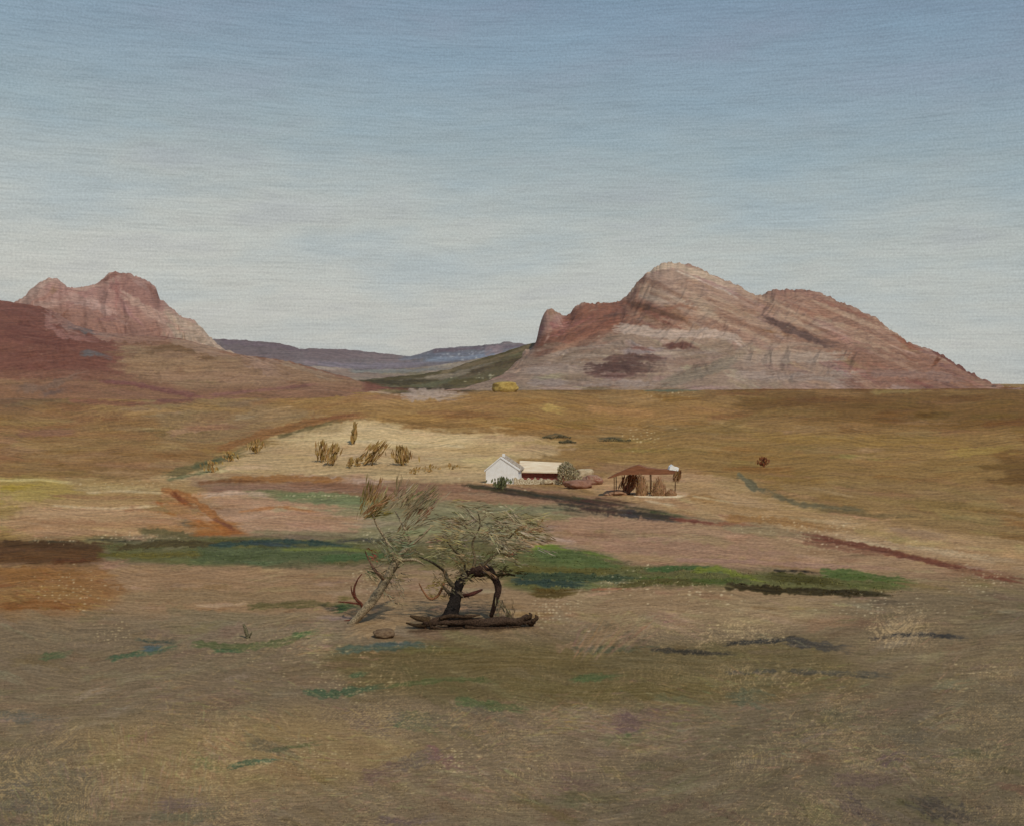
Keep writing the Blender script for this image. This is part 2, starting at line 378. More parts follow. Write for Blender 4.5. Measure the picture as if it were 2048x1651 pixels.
# belts of low green growth
G.poly([(-420, 1078), (150, 1078), (210, 1090), (200, 1125), (-420, 1130)], (88, 60, 34), 4)
G.poly([(190, 1080), (420, 1072), (700, 1080), (1080, 1085), (1010, 1130), (700, 1125), (420, 1130), (230, 1118)], (96, 92, 56), 4)
G.poly([(390, 1090), (700, 1085), (760, 1110), (620, 1128), (400, 1128)], (86, 90, 60), 4)
G.poly([(1050, 1088), (1160, 1094), (1250, 1130), (1500, 1142), (1700, 1150), (1830, 1166), (1770, 1182), (1640, 1184), (1450, 1170), (1240, 1168), (1100, 1188), (1010, 1170), (1000, 1130)], (98, 94, 56), 5)
G.poly([(1060, 1095), (1150, 1098), (1240, 1135), (1160, 1142), (1080, 1130)], (88, 96, 54), 3)
# the many loaded strokes
pi = math.pi
def a_far(x, y): return .03*math.sin(x/170)+.02+(-.20 if 400 < x < 700 and y < 880 else 0)+(.14 if x > 1250 and y > 960 else 0)
G.auto(1700, 100, 9, a_far, (-420, 740, 2470, 1090), jit=9, cj=6, curv=.04, dry=.2)
G.auto(800, 75, 8, lambda x, y: .05*math.sin(x/90+y/40)+(.08 if x > 1000 else -.02), (-420, 1060, 2470, 1250), jit=10, cj=7, curv=.07, dry=.25)
G.auto(2000, 80, 13, lambda x, y: .35*math.sin(x/210+y/150)+.1, (-420, 1230, 2470, 1980), jit=9, cj=5.5, curv=.25, dry=.35, op=.7)
S = G.stroke
# explicit strokes, far to near
S([(690, 772), (760, 760), (860, 762), (960, 752)], 11, (84, 68, 44)); S([(700, 765), (760, 772), (840, 778)], 9, (98, 62, 44))
S([(740, 768), (850, 775), (950, 780)], 5, (60, 48, 30))
S([(810, 790), (870, 788), (932, 792)], 20, (172, 150, 138), .9)
S([(720, 778), (800, 790)], 5, (190, 160, 140), .7)
S([(1085, 812), (1115, 820), (1132, 822)], 16, (176, 144, 82))
S([(0, 1), (1, 1)], 1, (0, 0, 0))
S([(1290, 779), (1350, 780), (1410, 779)], 5, (84, 98, 84), .8); S([(1440, 777), (1700, 776), (2048, 776)], 5, (112, 70, 34), .9)
S([(1480, 800), (1650, 812), (1900, 815)], 14, (112, 80, 40), .7); S([(1450, 830), (1600, 800), (1700, 805)], 8, (110, 80, 44), .5)
S([(1300, 870), (1450, 850), (1540, 822), (1700, 830)], 12, (132, 104, 62), .7); S([(1500, 870), (1700, 880), (1950, 884)], 18, (146, 114, 62), .6)
S([(1900, 905), (2040, 895)], 16, (158, 130, 70), .7)
S([(140, 800), (260, 808), (400, 800)], 8, (128, 84, 66), .8); S([(230, 778), (330, 800), (420, 794)], 8, (120, 80, 70), .9)
S([(250, 830), (400, 812), (520, 825)], 10, (158, 122, 74), .6)
S([(430, 900), (520, 870), (620, 845), (690, 833), (740, 830)], 15, (140, 98, 60), .95)
S([(330, 950), (420, 925), (500, 898)], 14, (110, 96, 62), .9); S([(380, 935), (430, 920), (470, 905)], 6, (88, 88, 62), .9)
S([(560, 872), (620, 855), (700, 835)], 7, (104, 90, 58), .9); S([(640, 838), (720, 828), (738, 838)], 7, (128, 84, 58), .8)
S([(330, 960), (400, 945), (450, 932)], 5, (96, 100, 70), .7)
S([(820, 852), (900, 866), (1000, 862)], 5, (122, 92, 56), .8); S([(840, 852), (950, 850), (990, 855)], 5, (150, 108, 62), .8)
S([(770, 838), (840, 846), (960, 852)], 9, (126, 96, 58), .8); S([(940, 856), (1020, 862), (1100, 868)], 8, (132, 100, 62), .7)
for y in (868, 878, 890, 905, 925, 940): S([(600+rng.uniform(-60, 60), y), (780, y-4), (960+rng.uniform(-60, 80), y+3)], 8, (194, 168, 130) if y < 900 else (180, 152, 114), .6)
S([(690, 880), (800, 882), (930, 893)], 3, (200, 180, 145), .7); S([(560, 880), (640, 874), (760, 878)], 3, (196, 174, 130), .6)
S([(820, 940), (900, 930), (940, 935)], 5, (140, 112, 74), .7)
S([(1085, 874), (1110, 868), (1140, 870)], 4, (78, 72, 54)); S([(1195, 877), (1225, 874), (1262, 880)], 4, (76, 72, 56)); S([(1120, 882), (1150, 880)], 4, (86, 76, 52))
S([(580, 952), (700, 960), (800, 968)], 11, (180, 150, 132), .9); S([(460, 958), (580, 955), (700, 962)], 12, (146, 100, 56), .9)
S([(420, 978), (560, 970), (700, 978), (860, 980)], 12, (138, 104, 84), .9); S([(580, 968), (740, 972), (860, 984)], 10, (134, 96, 72), .9)
S([(860, 972), (1000, 978), (1150, 992)], 14, (138, 102, 78), .9); S([(760, 990), (900, 992), (1100, 1004)], 14, (146, 110, 84), .9)
S([(400, 965), (450, 960), (540, 962)], 6, (110, 70, 40), .8)
S([(0, 1000), (120, 1004), (300, 1000)], 22, (170, 138, 96), .8); S([(40, 1028), (180, 1026), (330, 1036)], 24, (174, 140, 104), .8); S([(150, 976), (260, 976), (350, 982)], 10, (172, 146, 102), .8); S([(330, 1000), (380, 1030), (430, 1062)], 30, (166, 120, 80), .7)
S([(100, 1010), (220, 1016), (320, 1010)], 4, (206, 180, 144), .8); S([(20, 1040), (60, 1044), (110, 1052)], 4, (200, 172, 140), .7)
S([(0, 960), (80, 958), (160, 966)], 4, (205, 185, 130), .8); S([(0, 975), (80, 972)], 12, (158, 132, 54), .9); S([(20, 995), (150, 990)], 12, (162, 138, 78), .8)
S([(170, 985), (240, 980), (330, 985)], 4, (196, 172, 135), .8); S([(100, 990), (200, 994), (320, 992)], 7, (150, 112, 76), .8)
S([(10, 1040), (100, 1046), (250, 1050)], 18, (160, 122, 88), .7); S([(20, 1065), (150, 1060), (330, 1066)], 9, (168, 132, 98), .7)
S([(330, 978), (390, 1000), (440, 1040), (492, 1064)], 13, (154, 102, 58)); S([(345, 985), (380, 1010)], 8, (120, 66, 34)); S([(430, 1038), (480, 1062)], 6, (120, 72, 48))
S([(410, 990), (470, 984), (560, 990)], 9, (186, 156, 134), .9); S([(430, 1000), (560, 1004), (700, 1018)], 10, (172, 132, 104), .8)
S([(480, 1022), (560, 1012), (640, 1024)], 5, (158, 104, 62), .8); S([(500, 1045), (600, 1036), (720, 1048)], 14, (166, 128, 100), .8)
S([(560, 992), (640, 988), (740, 1000)], 12, (120, 124, 84), .9); S([(500, 1062), (620, 1064), (720, 1070)], 8, (136, 122, 92), .8)
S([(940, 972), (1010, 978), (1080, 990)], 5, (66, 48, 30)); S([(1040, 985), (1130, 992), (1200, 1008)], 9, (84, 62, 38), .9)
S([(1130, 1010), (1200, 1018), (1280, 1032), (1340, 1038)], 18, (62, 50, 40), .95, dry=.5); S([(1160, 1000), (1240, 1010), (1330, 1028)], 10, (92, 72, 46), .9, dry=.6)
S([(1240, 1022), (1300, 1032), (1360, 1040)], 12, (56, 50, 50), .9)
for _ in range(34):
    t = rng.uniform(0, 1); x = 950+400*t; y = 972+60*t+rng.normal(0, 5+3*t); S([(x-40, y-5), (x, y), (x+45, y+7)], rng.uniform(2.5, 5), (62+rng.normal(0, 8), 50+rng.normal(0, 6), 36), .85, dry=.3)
for _ in range(30):
    t = rng.uniform(0, 1); x = 20+1040*t; y = 1081+rng.normal(0, 2); S([(x-25, y), (x, y-1), (x+25, y+1)], rng.uniform(2, 4), (66, 60, 42), .8, dry=.4)
for _ in range(24):
    t = rng.uniform(0, 1); x = 1500+260*t; y = 1176+10*t+rng.normal(0, 3); S([(x-30, y), (x, y), (x+30, y+2)], rng.uniform(3, 6), (52, 44, 24), .8, dry=.3)
S([(1340, 1036), (1400, 1042), (1440, 1050)], 6, (114, 66, 50)); S([(1430, 1045), (1520, 1052)], 7, (140, 96, 70))
S([(1270, 989), (1330, 993), (1372, 990)], 5, (215, 195, 165)); S([(1290, 1000), (1340, 1008), (1370, 1014)], 5, (196, 172, 140), .8)
S([(1370, 960), (1500, 1000), (1600, 1012)], 22, (172, 138, 100), .7); S([(1380, 990), (1480, 1006)], 3, (200, 178, 140), .8)
S([(1480, 950), (1510, 975), (1560, 990)], 12, (98, 92, 70), .9); S([(1540, 985), (1600, 1008), (1740, 1020)], 9, (104, 94, 70), .85)
S([(1640, 1018), (1740, 1030), (1830, 1030)], 7, (108, 90, 60), .7); S([(1850, 1045), (1960, 1040), (2040, 1044)], 7, (134, 108, 70), .6)
S([(1450, 1035), (1540, 1038), (1660, 1052)], 14, (146, 106, 62), .8)
S([(1700, 1078), (1800, 1092), (2000, 1118)], 12, (186, 160, 128), .8); S([(1640, 1064), (1740, 1078), (1850, 1104), (1990, 1130)], 8, (168, 136, 104), .8)
S([(1610, 1070), (1720, 1090), (1850, 1118), (1990, 1152), (2048, 1162)], 11, (112, 68, 50), dry=.1); S([(1740, 1098), (1840, 1118), (1960, 1148)], 5, (100, 58, 44))
S([(1600, 1080), (1700, 1098), (1780, 1110)], 12, (132, 92, 70), .8); S([(1900, 1140), (2048, 1150)], 12, (140, 106, 78), .8)
S([(1100, 1050), (1250, 1046), (1400, 1062)], 26, (158, 121, 96), .7); S([(1200, 1090), (1350, 1096), (1600, 1112)], 22, (156, 119, 98), .7)
S([(1060, 1072), (1110, 1076), (1150, 1084)], 7, (178, 150, 134), .8); S([(1350, 1118), (1500, 1122), (1700, 1134)], 10, (154, 118, 104), .7)
S([(1450, 1054), (1560, 1062), (1640, 1076)], 14, (142, 122, 92), .7)
# green belts
S([(0, 1085), (100, 1088), (220, 1092)], 14, (76, 52, 28)); S([(0, 1110), (90, 1108), (210, 1112)], 16, (98, 66, 36)); S([(230, 1095), (330, 1085), (460, 1086)], 12, (78, 66, 38))
S([(280, 1060), (350, 1066), (420, 1084)], 14, (92, 84, 54), .8)
S([(190, 1108), (300, 1110), (420, 1104)], 10, (98, 88, 40)); S([(420, 1090), (560, 1080), (700, 1088)], 9, (52, 66, 58)); S([(500, 1084), (560, 1088), (610, 1094)], 6, (56, 66, 66))
S([(390, 1112), (540, 1104), (700, 1108)], 20, (82, 88, 56)); S([(560, 1098), (680, 1096), (760, 1102)], 6, (110, 114, 54), .8); S([(640, 1116), (760, 1110), (820, 1116)], 12, (74, 90, 54))
S([(670, 1082), (740, 1078), (800, 1082)], 7, (70, 66, 62), .9, dry=.6); S([(860, 1076), (960, 1078), (1060, 1082)], 7, (76, 68, 44), .8, dry=.6)
S([(820, 1100), (920, 1095), (1060, 1100)], 22, (106, 94, 62), .7); S([(840, 1135), (900, 1130), (990, 1136)], 10, (112, 100, 60), .7)
S([(1066, 1094), (1110, 1092), (1152, 1096)], 9, (104, 118, 46)); S([(1068, 1090), (1095, 1090)], 4, (132, 138, 48)); S([(1160, 1100), (1210, 1112), (1240, 1124)], 8, (98, 108, 50))
S([(1080, 1112), (1160, 1112), (1230, 1132)], 20, (84, 94, 52)); S([(1020, 1135), (1120, 1140), (1250, 1142)], 14, (92, 84, 42)); S([(1030, 1150), (1130, 1152), (1280, 1158)], 14, (60, 70, 48))
S([(1028, 1162), (1120, 1166), (1180, 1168)], 12, (52, 64, 54)); S([(1060, 1182), (1110, 1186), (1170, 1180)], 14, (88, 70, 34)); S([(1290, 1138), (1380, 1134), (1460, 1140)], 10, (74, 92, 52))
S([(1385, 1140), (1440, 1136), (1480, 1150), (1540, 1160)], 11, (112, 116, 46), .9); S([(1280, 1158), (1400, 1162), (1500, 1160)], 11, (76, 84, 40)); S([(1240, 1172), (1320, 1160), (1420, 1166)], 12, (86, 78, 42))
S([(1460, 1170), (1560, 1180), (1750, 1186)], 14, (54, 44, 22)); S([(1540, 1150), (1640, 1160), (1700, 1168)], 18, (74, 68, 32)); S([(1650, 1144), (1740, 1152), (1830, 1166)], 16, (82, 94, 48)); S([(1700, 1168), (1760, 1170), (1800, 1176)], 10, (84, 84, 44))
S([(1550, 1140), (1600, 1140), (1640, 1144)], 4, (36, 30, 22)); S([(1170, 1190), (1210, 1184), (1250, 1182)], 8, (176, 140, 114), .8); S([(1180, 1178), (1220, 1176), (1260, 1176)], 3, (150, 90, 66), .7)
# near ground
for p, wd, c in [([(0, 1150), (90, 1146), (200, 1160)], 26, (138, 96, 54)), ([(0, 1185), (90, 1180), (200, 1190)], 26, (142, 104, 62)), ([(0, 1212), (80, 1206), (180, 1214)], 16, (128, 84, 44)),
                 ([(230, 1160), (400, 1150), (560, 1164)], 30, (150, 118, 88)), ([(260, 1195), (420, 1190), (640, 1202)], 24, (140, 114, 84)),
                 ([(700, 1260), (790, 1230), (880, 1210)], 40, (146, 120, 90)), ([(1180, 1215), (1300, 1205), (1450, 1212)], 28, (142, 116, 88)), ([(1100, 1310), (1180, 1280), (1280, 1240)], 30, (130, 106, 80)),
                 ([(500, 1212), (620, 1206), (720, 1210)], 12, (96, 86, 52)), ([(672, 1216), (720, 1208)], 14, (76, 92, 54)), ([(680, 1196), (720, 1194)], 8, (106, 92, 52)),
                 ([(80, 1314), (115, 1308), (140, 1300)], 12, (84, 92, 62)), ([(215, 1318), (250, 1310), (320, 1298), (350, 1292)], 12, (70, 88, 64)), ([(272, 1276), (310, 1282), (370, 1282)], 7, (66, 72, 62)),
                 ([(285, 1296), (320, 1294), (336, 1286)], 10, (80, 92, 96)), ([(390, 1286), (480, 1294), (560, 1284), (634, 1264)], 13, (88, 92, 58)), ([(425, 1300), (500, 1300)], 6, (70, 92, 62)), ([(590, 1270), (634, 1262)], 9, (66, 90, 52)),
                 ([(670, 1300), (740, 1294), (800, 1290), (880, 1292)], 16, (78, 88, 74)), ([(730, 1290), (780, 1286), (840, 1286)], 8, (72, 82, 80)), ([(800, 1300), (900, 1296), (980, 1304)], 12, (104, 94, 58)),
                 ([(610, 1382), (660, 1388), (720, 1378), (780, 1372)], 16, (68, 86, 62)), ([(700, 1350), (740, 1344)], 8, (78, 92, 62)), ([(780, 1370), (900, 1356), (1000, 1360)], 10, (86, 88, 54)),
                 ([(790, 1450), (806, 1444)], 9, (56, 88, 54)), ([(460, 1532), (500, 1522), (560, 1524)], 12, (78, 94, 70)), ([(510, 1520), (560, 1520)], 6, (66, 96, 78)), ([(540, 1500), (600, 1490), (640, 1484)], 8, (96, 94, 62)),
                 ([(1140, 1358), (1200, 1352), (1250, 1348)], 14, (84, 94, 60)), ([(920, 1400), (980, 1410), (1050, 1416)], 18, (84, 92, 58)), ([(1250, 1470), (1290, 1458)], 8, (84, 96, 62)),
                 ([(1300, 1296), (1340, 1300), (1400, 1304), (1470, 1308)], 10, (52, 48, 42)), ([(1450, 1285), (1540, 1280), (1590, 1276), (1620, 1282)], 9, (50, 48, 46)), ([(1570, 1280), (1640, 1290), (1720, 1300)], 16, (72, 66, 60)),
                 ([(1780, 1268), (1850, 1268), (1940, 1274)], 9, (52, 50, 50)), ([(1740, 1276), (1790, 1272)], 7, (84, 74, 66)), ([(1450, 1342), (1560, 1338), (1660, 1344), (1780, 1350)], 11, (78, 72, 62)),
                 ([(1150, 1300), (1250, 1296), (1310, 1296)], 14, (84, 84, 64)), ([(900, 1320), (1050, 1316), (1250, 1330)], 36, (106, 90, 58)), ([(1200, 1318), (1450, 1330), (1650, 1320)], 30, (104, 90, 62)),
                 ([(1000, 1370), (1200, 1384), (1450, 1376)], 30, (104, 90, 58)), ([(330, 1220), (520, 1236), (600, 1230)], 14, (126, 108, 82))]:
    S(p, wd, c, .9, dry=.3 if wd < 20 else .15)
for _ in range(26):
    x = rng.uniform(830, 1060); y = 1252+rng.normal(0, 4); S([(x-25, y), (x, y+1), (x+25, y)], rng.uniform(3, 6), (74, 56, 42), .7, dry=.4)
S([(1830, 1600), (1900, 1625), (2010, 1640)], 40, (72, 64, 58), .8, dry=.5); S([(20, 1590), (60, 1600), (120, 1580)], 60, (92, 84, 78), .6, dry=.5)
for _ in range(44):
    x = rng.uniform(0, 2048); y = rng.uniform(1400, 1640); L = rng.uniform(60, 160); a = rng.uniform(-.5, .3); k = rng.uniform(-.3, .3)
    S([(x-L*.5, y+L*a*.5), (x, y+L*k*.4), (x+L*.5, y-L*a*.5)], rng.uniform(14, 34), (104+rng.normal(0, 9), 90+rng.normal(0, 7), 74+rng.normal(0, 6)), .55, dry=.4)
G.scumble(-420, 1380, 2470, 1980, (176, 148, 106), .62, 3)
G.scumble(-420, 1420, 1000, 1980, (180, 150, 104), .6, 13, vert=True)
G.scumble(-420, 1230, 2470, 1480, (162, 134, 96), .42, 23)
G.scumble(1020, 1190, 1900, 1320, (188, 158, 118), .75, 33, .8)
G.scumble(1400, 1300, 2470, 1980, (172, 146, 106), .6, 43)
G.scumble(150, 780, 760, 900, (196, 158, 104), .35, 53, .8)
G.scumble(-420, 780, 1600, 960, (176, 140, 92), .2, 63, .8)
def hatch(n, x0, y0, x1, y1, ang, col=(160, 136, 104), wd=2.2, ln=30, k=.18, op=.55):
    for _ in range(n):
        x = rng.normal((x0+x1)/2, (x1-x0)/3.6); y = rng.normal((y0+y1)/2, (y1-y0)/3.6)
        if vnoise(np.array([x/70.]), np.array([y/45.]), 5)[0] < -.15: continue
        a = ang+.35*math.sin(x/120+y/90)+rng.normal(0, .1); L = ln*rng.uniform(.4, 1.4); q = rng.normal(0, k)
        S([(x-math.cos(a)*L/2, y-math.sin(a)*L/2), (x-math.sin(a)*L*q*.3, y+math.cos(a)*L*q*.3), (x+math.cos(a)*L/2, y+math.sin(a)*L/2)], wd*rng.uniform(.7, 1.3), tuple(v+rng.normal(0, 9) for v in col), op*rng.uniform(.5, 1), dry=.5)
hatch(700, 60, 1440, 560, 1640, 1.45); hatch(420, 300, 1430, 720, 1560, .25, (164, 138, 98)); hatch(500, 620, 1470, 1300, 1640, .2); hatch(600, 1000, 1400, 1500, 1560, -.35)
hatch(700, 1400, 1400, 1900, 1640, .35); hatch(420, 1750, 1300, 2100, 1600, -.5); hatch(300, 1080, 1190, 1900, 1290, -.06, (166, 138, 108)); hatch(220, 1050, 1185, 1180, 1250, -.5, (190, 162, 124))
hatch(260, 560, 1240, 760, 1340, -.3, (182, 152, 114)); hatch(350, 60, 1330, 640, 1450, .1, (150, 126, 92)); hatch(400, 300, 1560, 1700, 1651, .05)
hatch(350, 700, 1400, 1500, 1470, -.1, (150, 124, 86)); hatch(350, 1200, 1300, 1900, 1420, .02, (134, 114, 82)); hatch(120, 1120, 1250, 1290, 1320, -.65, (146, 120, 92), 4, 70)
hatch(300, 0, 1560, 250, 1651, 1.4, (150, 130, 98))
hatch(90, 0, 1140, 210, 1220, .02, (184, 144, 92)); hatch(120, 0, 1140, 210, 1220, .02, (122, 80, 44))
CR = (222, 202, 166)
for a in [(30, 20, 1074, 200, 1084), (90, 60, 1140, 210, 1220), (60, 180, 1060, 380, 1084), (70, 700, 1055, 820, 1085), (60, 700, 1130, 800, 1180), (80, 1450, 1032, 1760, 1076), (70, 1560, 1050, 1820, 1110),
          (60, 1180, 1130, 1330, 1190), (60, 1280, 1160, 1500, 1210), (120, 1050, 1190, 1160, 1250), (90, 1380, 1240, 1560, 1280), (90, 1600, 1190, 1960, 1240), (60, 1900, 1130, 2048, 1190), (60, 1240, 855, 1330, 890), (20, 1270, 780, 1420, 800),
          (90, 520, 1440, 760, 1560), (120, 600, 1340, 820, 1400), (80, 860, 1480, 960, 1560), (80, 400, 1260, 760, 1340), (60, 180, 1240, 260, 1290), (70, 200, 1480, 260, 1600), (60, 1850, 1300, 2048, 1400), (40, 550, 985, 700, 995), (30, 150, 960, 340, 975), (260, 0, 1400, 2048, 1651), (60, 900, 945, 1160, 985)]:
    n, x0, y0, x1, y1 = a; far = y1 < 1140
    G.flecks(n, x0, y0, x1, y1, (206, 182, 138) if y0 >= 1230 else CR, 1.1 if far else 1.3, .7, 1.7)

# ------------------------------------------------------------------ terrain sheets
land = land_mat('land_soil', (1.13, 1.10, .99))
def rows_to_d(y0, y1, n, dmax):
    return None
u_in = np.arange(-40, 1065, .72); u_out = np.concatenate([-np.geomspace(60, 1400, 40)[::-1], u_in, 1024+np.geomspace(60, 1400, 40)])
U = (u_out-512)/F
rows = np.arange(388.0, 900.0, .72)
dd = np.concatenate([np.linspace(16, 3000, 40000)]); rr = YH+F*(CAMZ-zbase(dd))/dd
rr = np.minimum.accumulate(rr)
D = np.interp(rows[::-1], rr[::-1], dd[::-1])     # far rows first
D = np.concatenate([np.linspace(1.2, 15.5, 24), np.sort(D)])
D = np.unique(np.concatenate([D, np.linspace(190, 420, 120), np.geomspace(D[-1]+10, 14000, 40)]))
Dg, Ug = np.meshgrid(D, U, indexing='ij')
X = Ug*Dg; Z = ground_z(X, Dg)
Z = np.where(Dg > 3500, np.minimum(Z, 1.5), Z)
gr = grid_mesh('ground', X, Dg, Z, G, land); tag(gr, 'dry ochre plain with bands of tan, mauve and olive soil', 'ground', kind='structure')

# ------------------------------------------------------------------ mountains
def sil(pts):
    return np.array([p[0]/2 for p in pts], float), np.array([p[1]/2 for p in pts], float)
def massif(name, pts, D0, W, canvas, nt=90, relief=.05, seed=1, rough=1.2, p=1.25, back=.5, label='', gul=14, foot=None, m=None, skew=0):
    sx, sy = sil(pts)
    us = np.arange(sx[0], sx[-1]+.5, .72)
    row = np.interp(us, sx, sy)
    k = np.ones(5)/5; row = np.convolve(np.pad(row, 2, 'edge'), k, 'valid')
    row = row+fbm(us/5, us*0, 3, seed)*rough+fbm(us/1.6, us*0, 2, seed+4)*rough*.35
    zc = CAMZ-D0*(row-YH)/F
    t = np.concatenate([np.linspace(0, 1, nt), 1+np.linspace(0, 1, 14)[1:]])
    T, Uu = np.meshgrid(t, us, indexing='ij'); lv = [zc]
    for kk in (9, 27, 75, 181):
        kr = np.hanning(kk+2)[1:-1]; lv.append(np.convolve(np.pad(zc, kk//2, 'edge'), kr/kr.sum(), 'valid'))
    tt = np.clip((1-np.minimum(T, 1))*9, 0, 3.999); i0 = tt.astype(int); fr = tt-i0; LV = np.stack(lv); cc_ = np.broadcast_to(np.arange(len(us)), T.shape)
    Zc = LV[i0, cc_]*(1-fr)+LV[i0+1, cc_]*fr
    Dd = np.where(T <= 1, D0-W*(1-T), D0+W*back*(T-1))
    zb = np.minimum(zbase(Dd), -1)-6
    sh = np.where(T <= 1, T**p, np.cos((T-1)*np.pi/2))
    Hh = np.maximum(Zc-zb, 4)
    env = np.clip(T*4, 0, 1)*np.clip((1-T)*6, 0, 1)
    g = 1-np.abs(fbm((Uu+T*skew)/gul+fbm(Uu/40, T*3, 2, seed+9), T*4.5, 4, seed+1))*2
    g2 = fbm(Uu/(gul*2.5), T*3, 4, seed+2)
    Z = zb+Hh*sh+Hh.max()*relief*env*(g*.6+g2*1.1-.2)
    # keep the crest the sky line
    lim = CAMZ-(row-YH+.4)*Dd/F
    Z = np.where(T < 1, np.minimum(Z, lim), Z)
    X = (Uu-512)/F*Dd
    o = grid_mesh(name, X, Dd, Z, canvas, m or rock)
    tag(o, label, 'mountain' if 'mountain' in name else 'hills', kind='structure')
    return o
rock = land_mat('mountain_rock', (1.05, 1.10, 1.0))

# far ridge, the violet of distant haze painted into its colour
c = Canvas(300, 640, 1300, 800, (122, 106, 106))
c.poly([(430, 670), (700, 690), (700, 720), (430, 720)], (112, 94, 94), 5); c.poly([(820, 690), (1100, 690), (1050, 730), (820, 725)], (114, 106, 112), 5)
c.auto(120, 110, 9, lambda x, y: .06, jit=5, cj=4, curv=.03)
S = c.stroke
S([(440, 682), (560, 692), (620, 702)], 9, (108, 88, 92)); S([(600, 706), (700, 706), (820, 718)], 16, (120, 100, 100)); S([(800, 716), (900, 708), (1000, 706)], 10, (110, 108, 120), .8)
S([(850, 720), (950, 714), (1020, 706)], 8, (128, 132, 148), .8); S([(860, 702), (950, 696), (1060, 690)], 7, (106, 86, 92), .8); S([(640, 728), (760, 732), (860, 726)], 10, (126, 112, 120), .8)
S([(985, 704), (1010, 690)], 20, (142, 118, 120), .8)
c.flecks(40, 860, 695, 1010, 720, (205, 200, 200), 1.4, .6)
massif('far_hills', [(330, 676), (430, 677), (490, 680), (560, 686), (600, 697), (680, 697), (740, 703), (820, 713), (870, 697), (940, 692), (990, 688), (1010, 683), (1060, 688), (1140, 690), (1260, 720)],
       7600, 1500, c, 50, .03, 5, .7, label='low violet ridge on the far horizon between the two mountains')

# low mauve hills in the gap
c = Canvas(440, 690, 1200, 800, (142, 122, 108))
c.auto(120, 90, 9, lambda x, y: .03, jit=6, cj=5, curv=.04)
S = c.stroke
S([(560, 735), (680, 738), (760, 744)], 8, (150, 124, 112)); S([(640, 745), (760, 752), (820, 752)], 10, (138, 114, 102)); S([(700, 740), (820, 742), (900, 734)], 8, (130, 122, 116))
S([(620, 734), (700, 736)], 6, (168, 146, 132), .7)
massif('mauve_hills', [(440, 735), (520, 726), (600, 731), (660, 733), (720, 740), (800, 737), (880, 730), (960, 716), (1040, 706), (1180, 712)],
       4600, 900, c, 40, .05, 8, .6, label='low mauve foothills in the gap between the mountains')

# left pink crags
c = Canvas(-420, 500, 800, 830, (170, 132, 120))
c.poly([(80, 560), (140, 575), (300, 560), (330, 620), (200, 640), (100, 610)], (164, 122, 112), 6)
c.poly([(-420, 640), (60, 600), (330, 640), (420, 700), (-420, 760)], (150, 108, 94), 16)
c.poly([(240, 545), (310, 570), (320, 620), (250, 610)], (150, 108, 98), 6); c.poly([(330, 620), (420, 660), (520, 715), (440, 712), (330, 680)], (172, 144, 126), 6)
c.auto(260, 55, 10, lambda x, y: .9 if (x > 200 and x < 330) else (.7 if x > 330 else -.5), jit=9, cj=6, curv=.2, dry=.25)
S = c.stroke
S([(95, 560), (60, 585), (40, 600)], 12, (176, 140, 128)); S([(200, 565), (235, 545), (270, 552)], 8, (140, 98, 86)); S([(225, 560), (238, 590), (236, 620)], 14, (150, 104, 96)); S([(290, 565), (312, 590), (314, 610)], 10, (140, 98, 86))
S([(270, 560), (300, 575)], 12, (156, 118, 108)); S([(110, 575), (100, 590)], 12, (150, 112, 92)); S([(130, 590), (190, 610), (250, 640)], 18, (176, 138, 128)); S([(250, 590), (310, 630), (380, 660)], 16, (176, 138, 124))
S([(60, 615), (150, 600)], 14, (168, 130, 118)); S([(190, 640), (250, 632)], 10, (150, 106, 96)); S([(330, 630), (400, 660), (450, 700)], 12, (182, 152, 134)); S([(390, 640), (430, 680), (500, 712)], 7, (190, 162, 142)); S([(150, 580), (200, 572)], 10, (178, 140, 126))
c.flecks(40, 300, 590, 420, 660, (205, 180, 150), 1.4, .5)
massif('pink_mountain', [(-420, 640), (-150, 590), (-40, 640), (20, 612), (50, 592), (70, 570), (98, 556), (118, 560), (134, 573), (165, 573), (200, 564), (212, 548), (230, 541), (262, 548), (300, 562), (314, 578), (318, 596), (338, 612), (360, 632), (388, 638), (410, 662), (440, 694), (490, 712), (560, 735), (640, 760), (700, 785)],
       3000, 900, c, 120, .055, 12, 2.0, p=1.05, gul=12, skew=30, label='craggy pink rock mountain at far left with a twin knobbed crest')

# red hill before them, running out to the tan foothill
c = Canvas(-420, 560, 900, 840, (122, 76, 62))
c.poly([(240, 680), (430, 690), (520, 712), (620, 735), (720, 760), (740, 790), (500, 800), (360, 780), (250, 750)], (146, 110, 84), 8)
c.poly([(-420, 750), (200, 745), (400, 780), (560, 770), (720, 770), (720, 840), (-420, 840)], (138, 98, 74), 8)
c.auto(330, 80, 10, lambda x, y: .10, jit=7, cj=4, curv=.06)
S = c.stroke
S([(0, 615), (60, 625), (110, 660)], 22, (118, 72, 60)); S([(0, 660), (120, 680), (250, 690)], 34, (116, 70, 58)); S([(0, 720), (140, 715), (260, 700)], 34, (120, 74, 60)); S([(0, 750), (120, 748), (240, 756)], 16, (128, 84, 66))
S([(100, 620), (96, 650), (130, 672), (190, 678)], 12, (150, 104, 94), .9); S([(125, 645), (160, 655), (215, 668), (245, 664)], 15, (104, 92, 90)); S([(165, 706), (190, 706), (220, 714)], 12, (102, 90, 88)); S([(180, 660), (260, 665), (320, 672)], 10, (142, 98, 88), .9)
S([(230, 680), (320, 682), (400, 690)], 14, (136, 96, 74)); S([(300, 700), (360, 692), (430, 706)], 18, (118, 86, 60)); S([(400, 715), (440, 718)], 7, (112, 80, 54)); S([(240, 730), (360, 726), (480, 740)], 26, (154, 118, 88), .8); S([(300, 755), (420, 752), (560, 760)], 18, (156, 118, 92), .8)
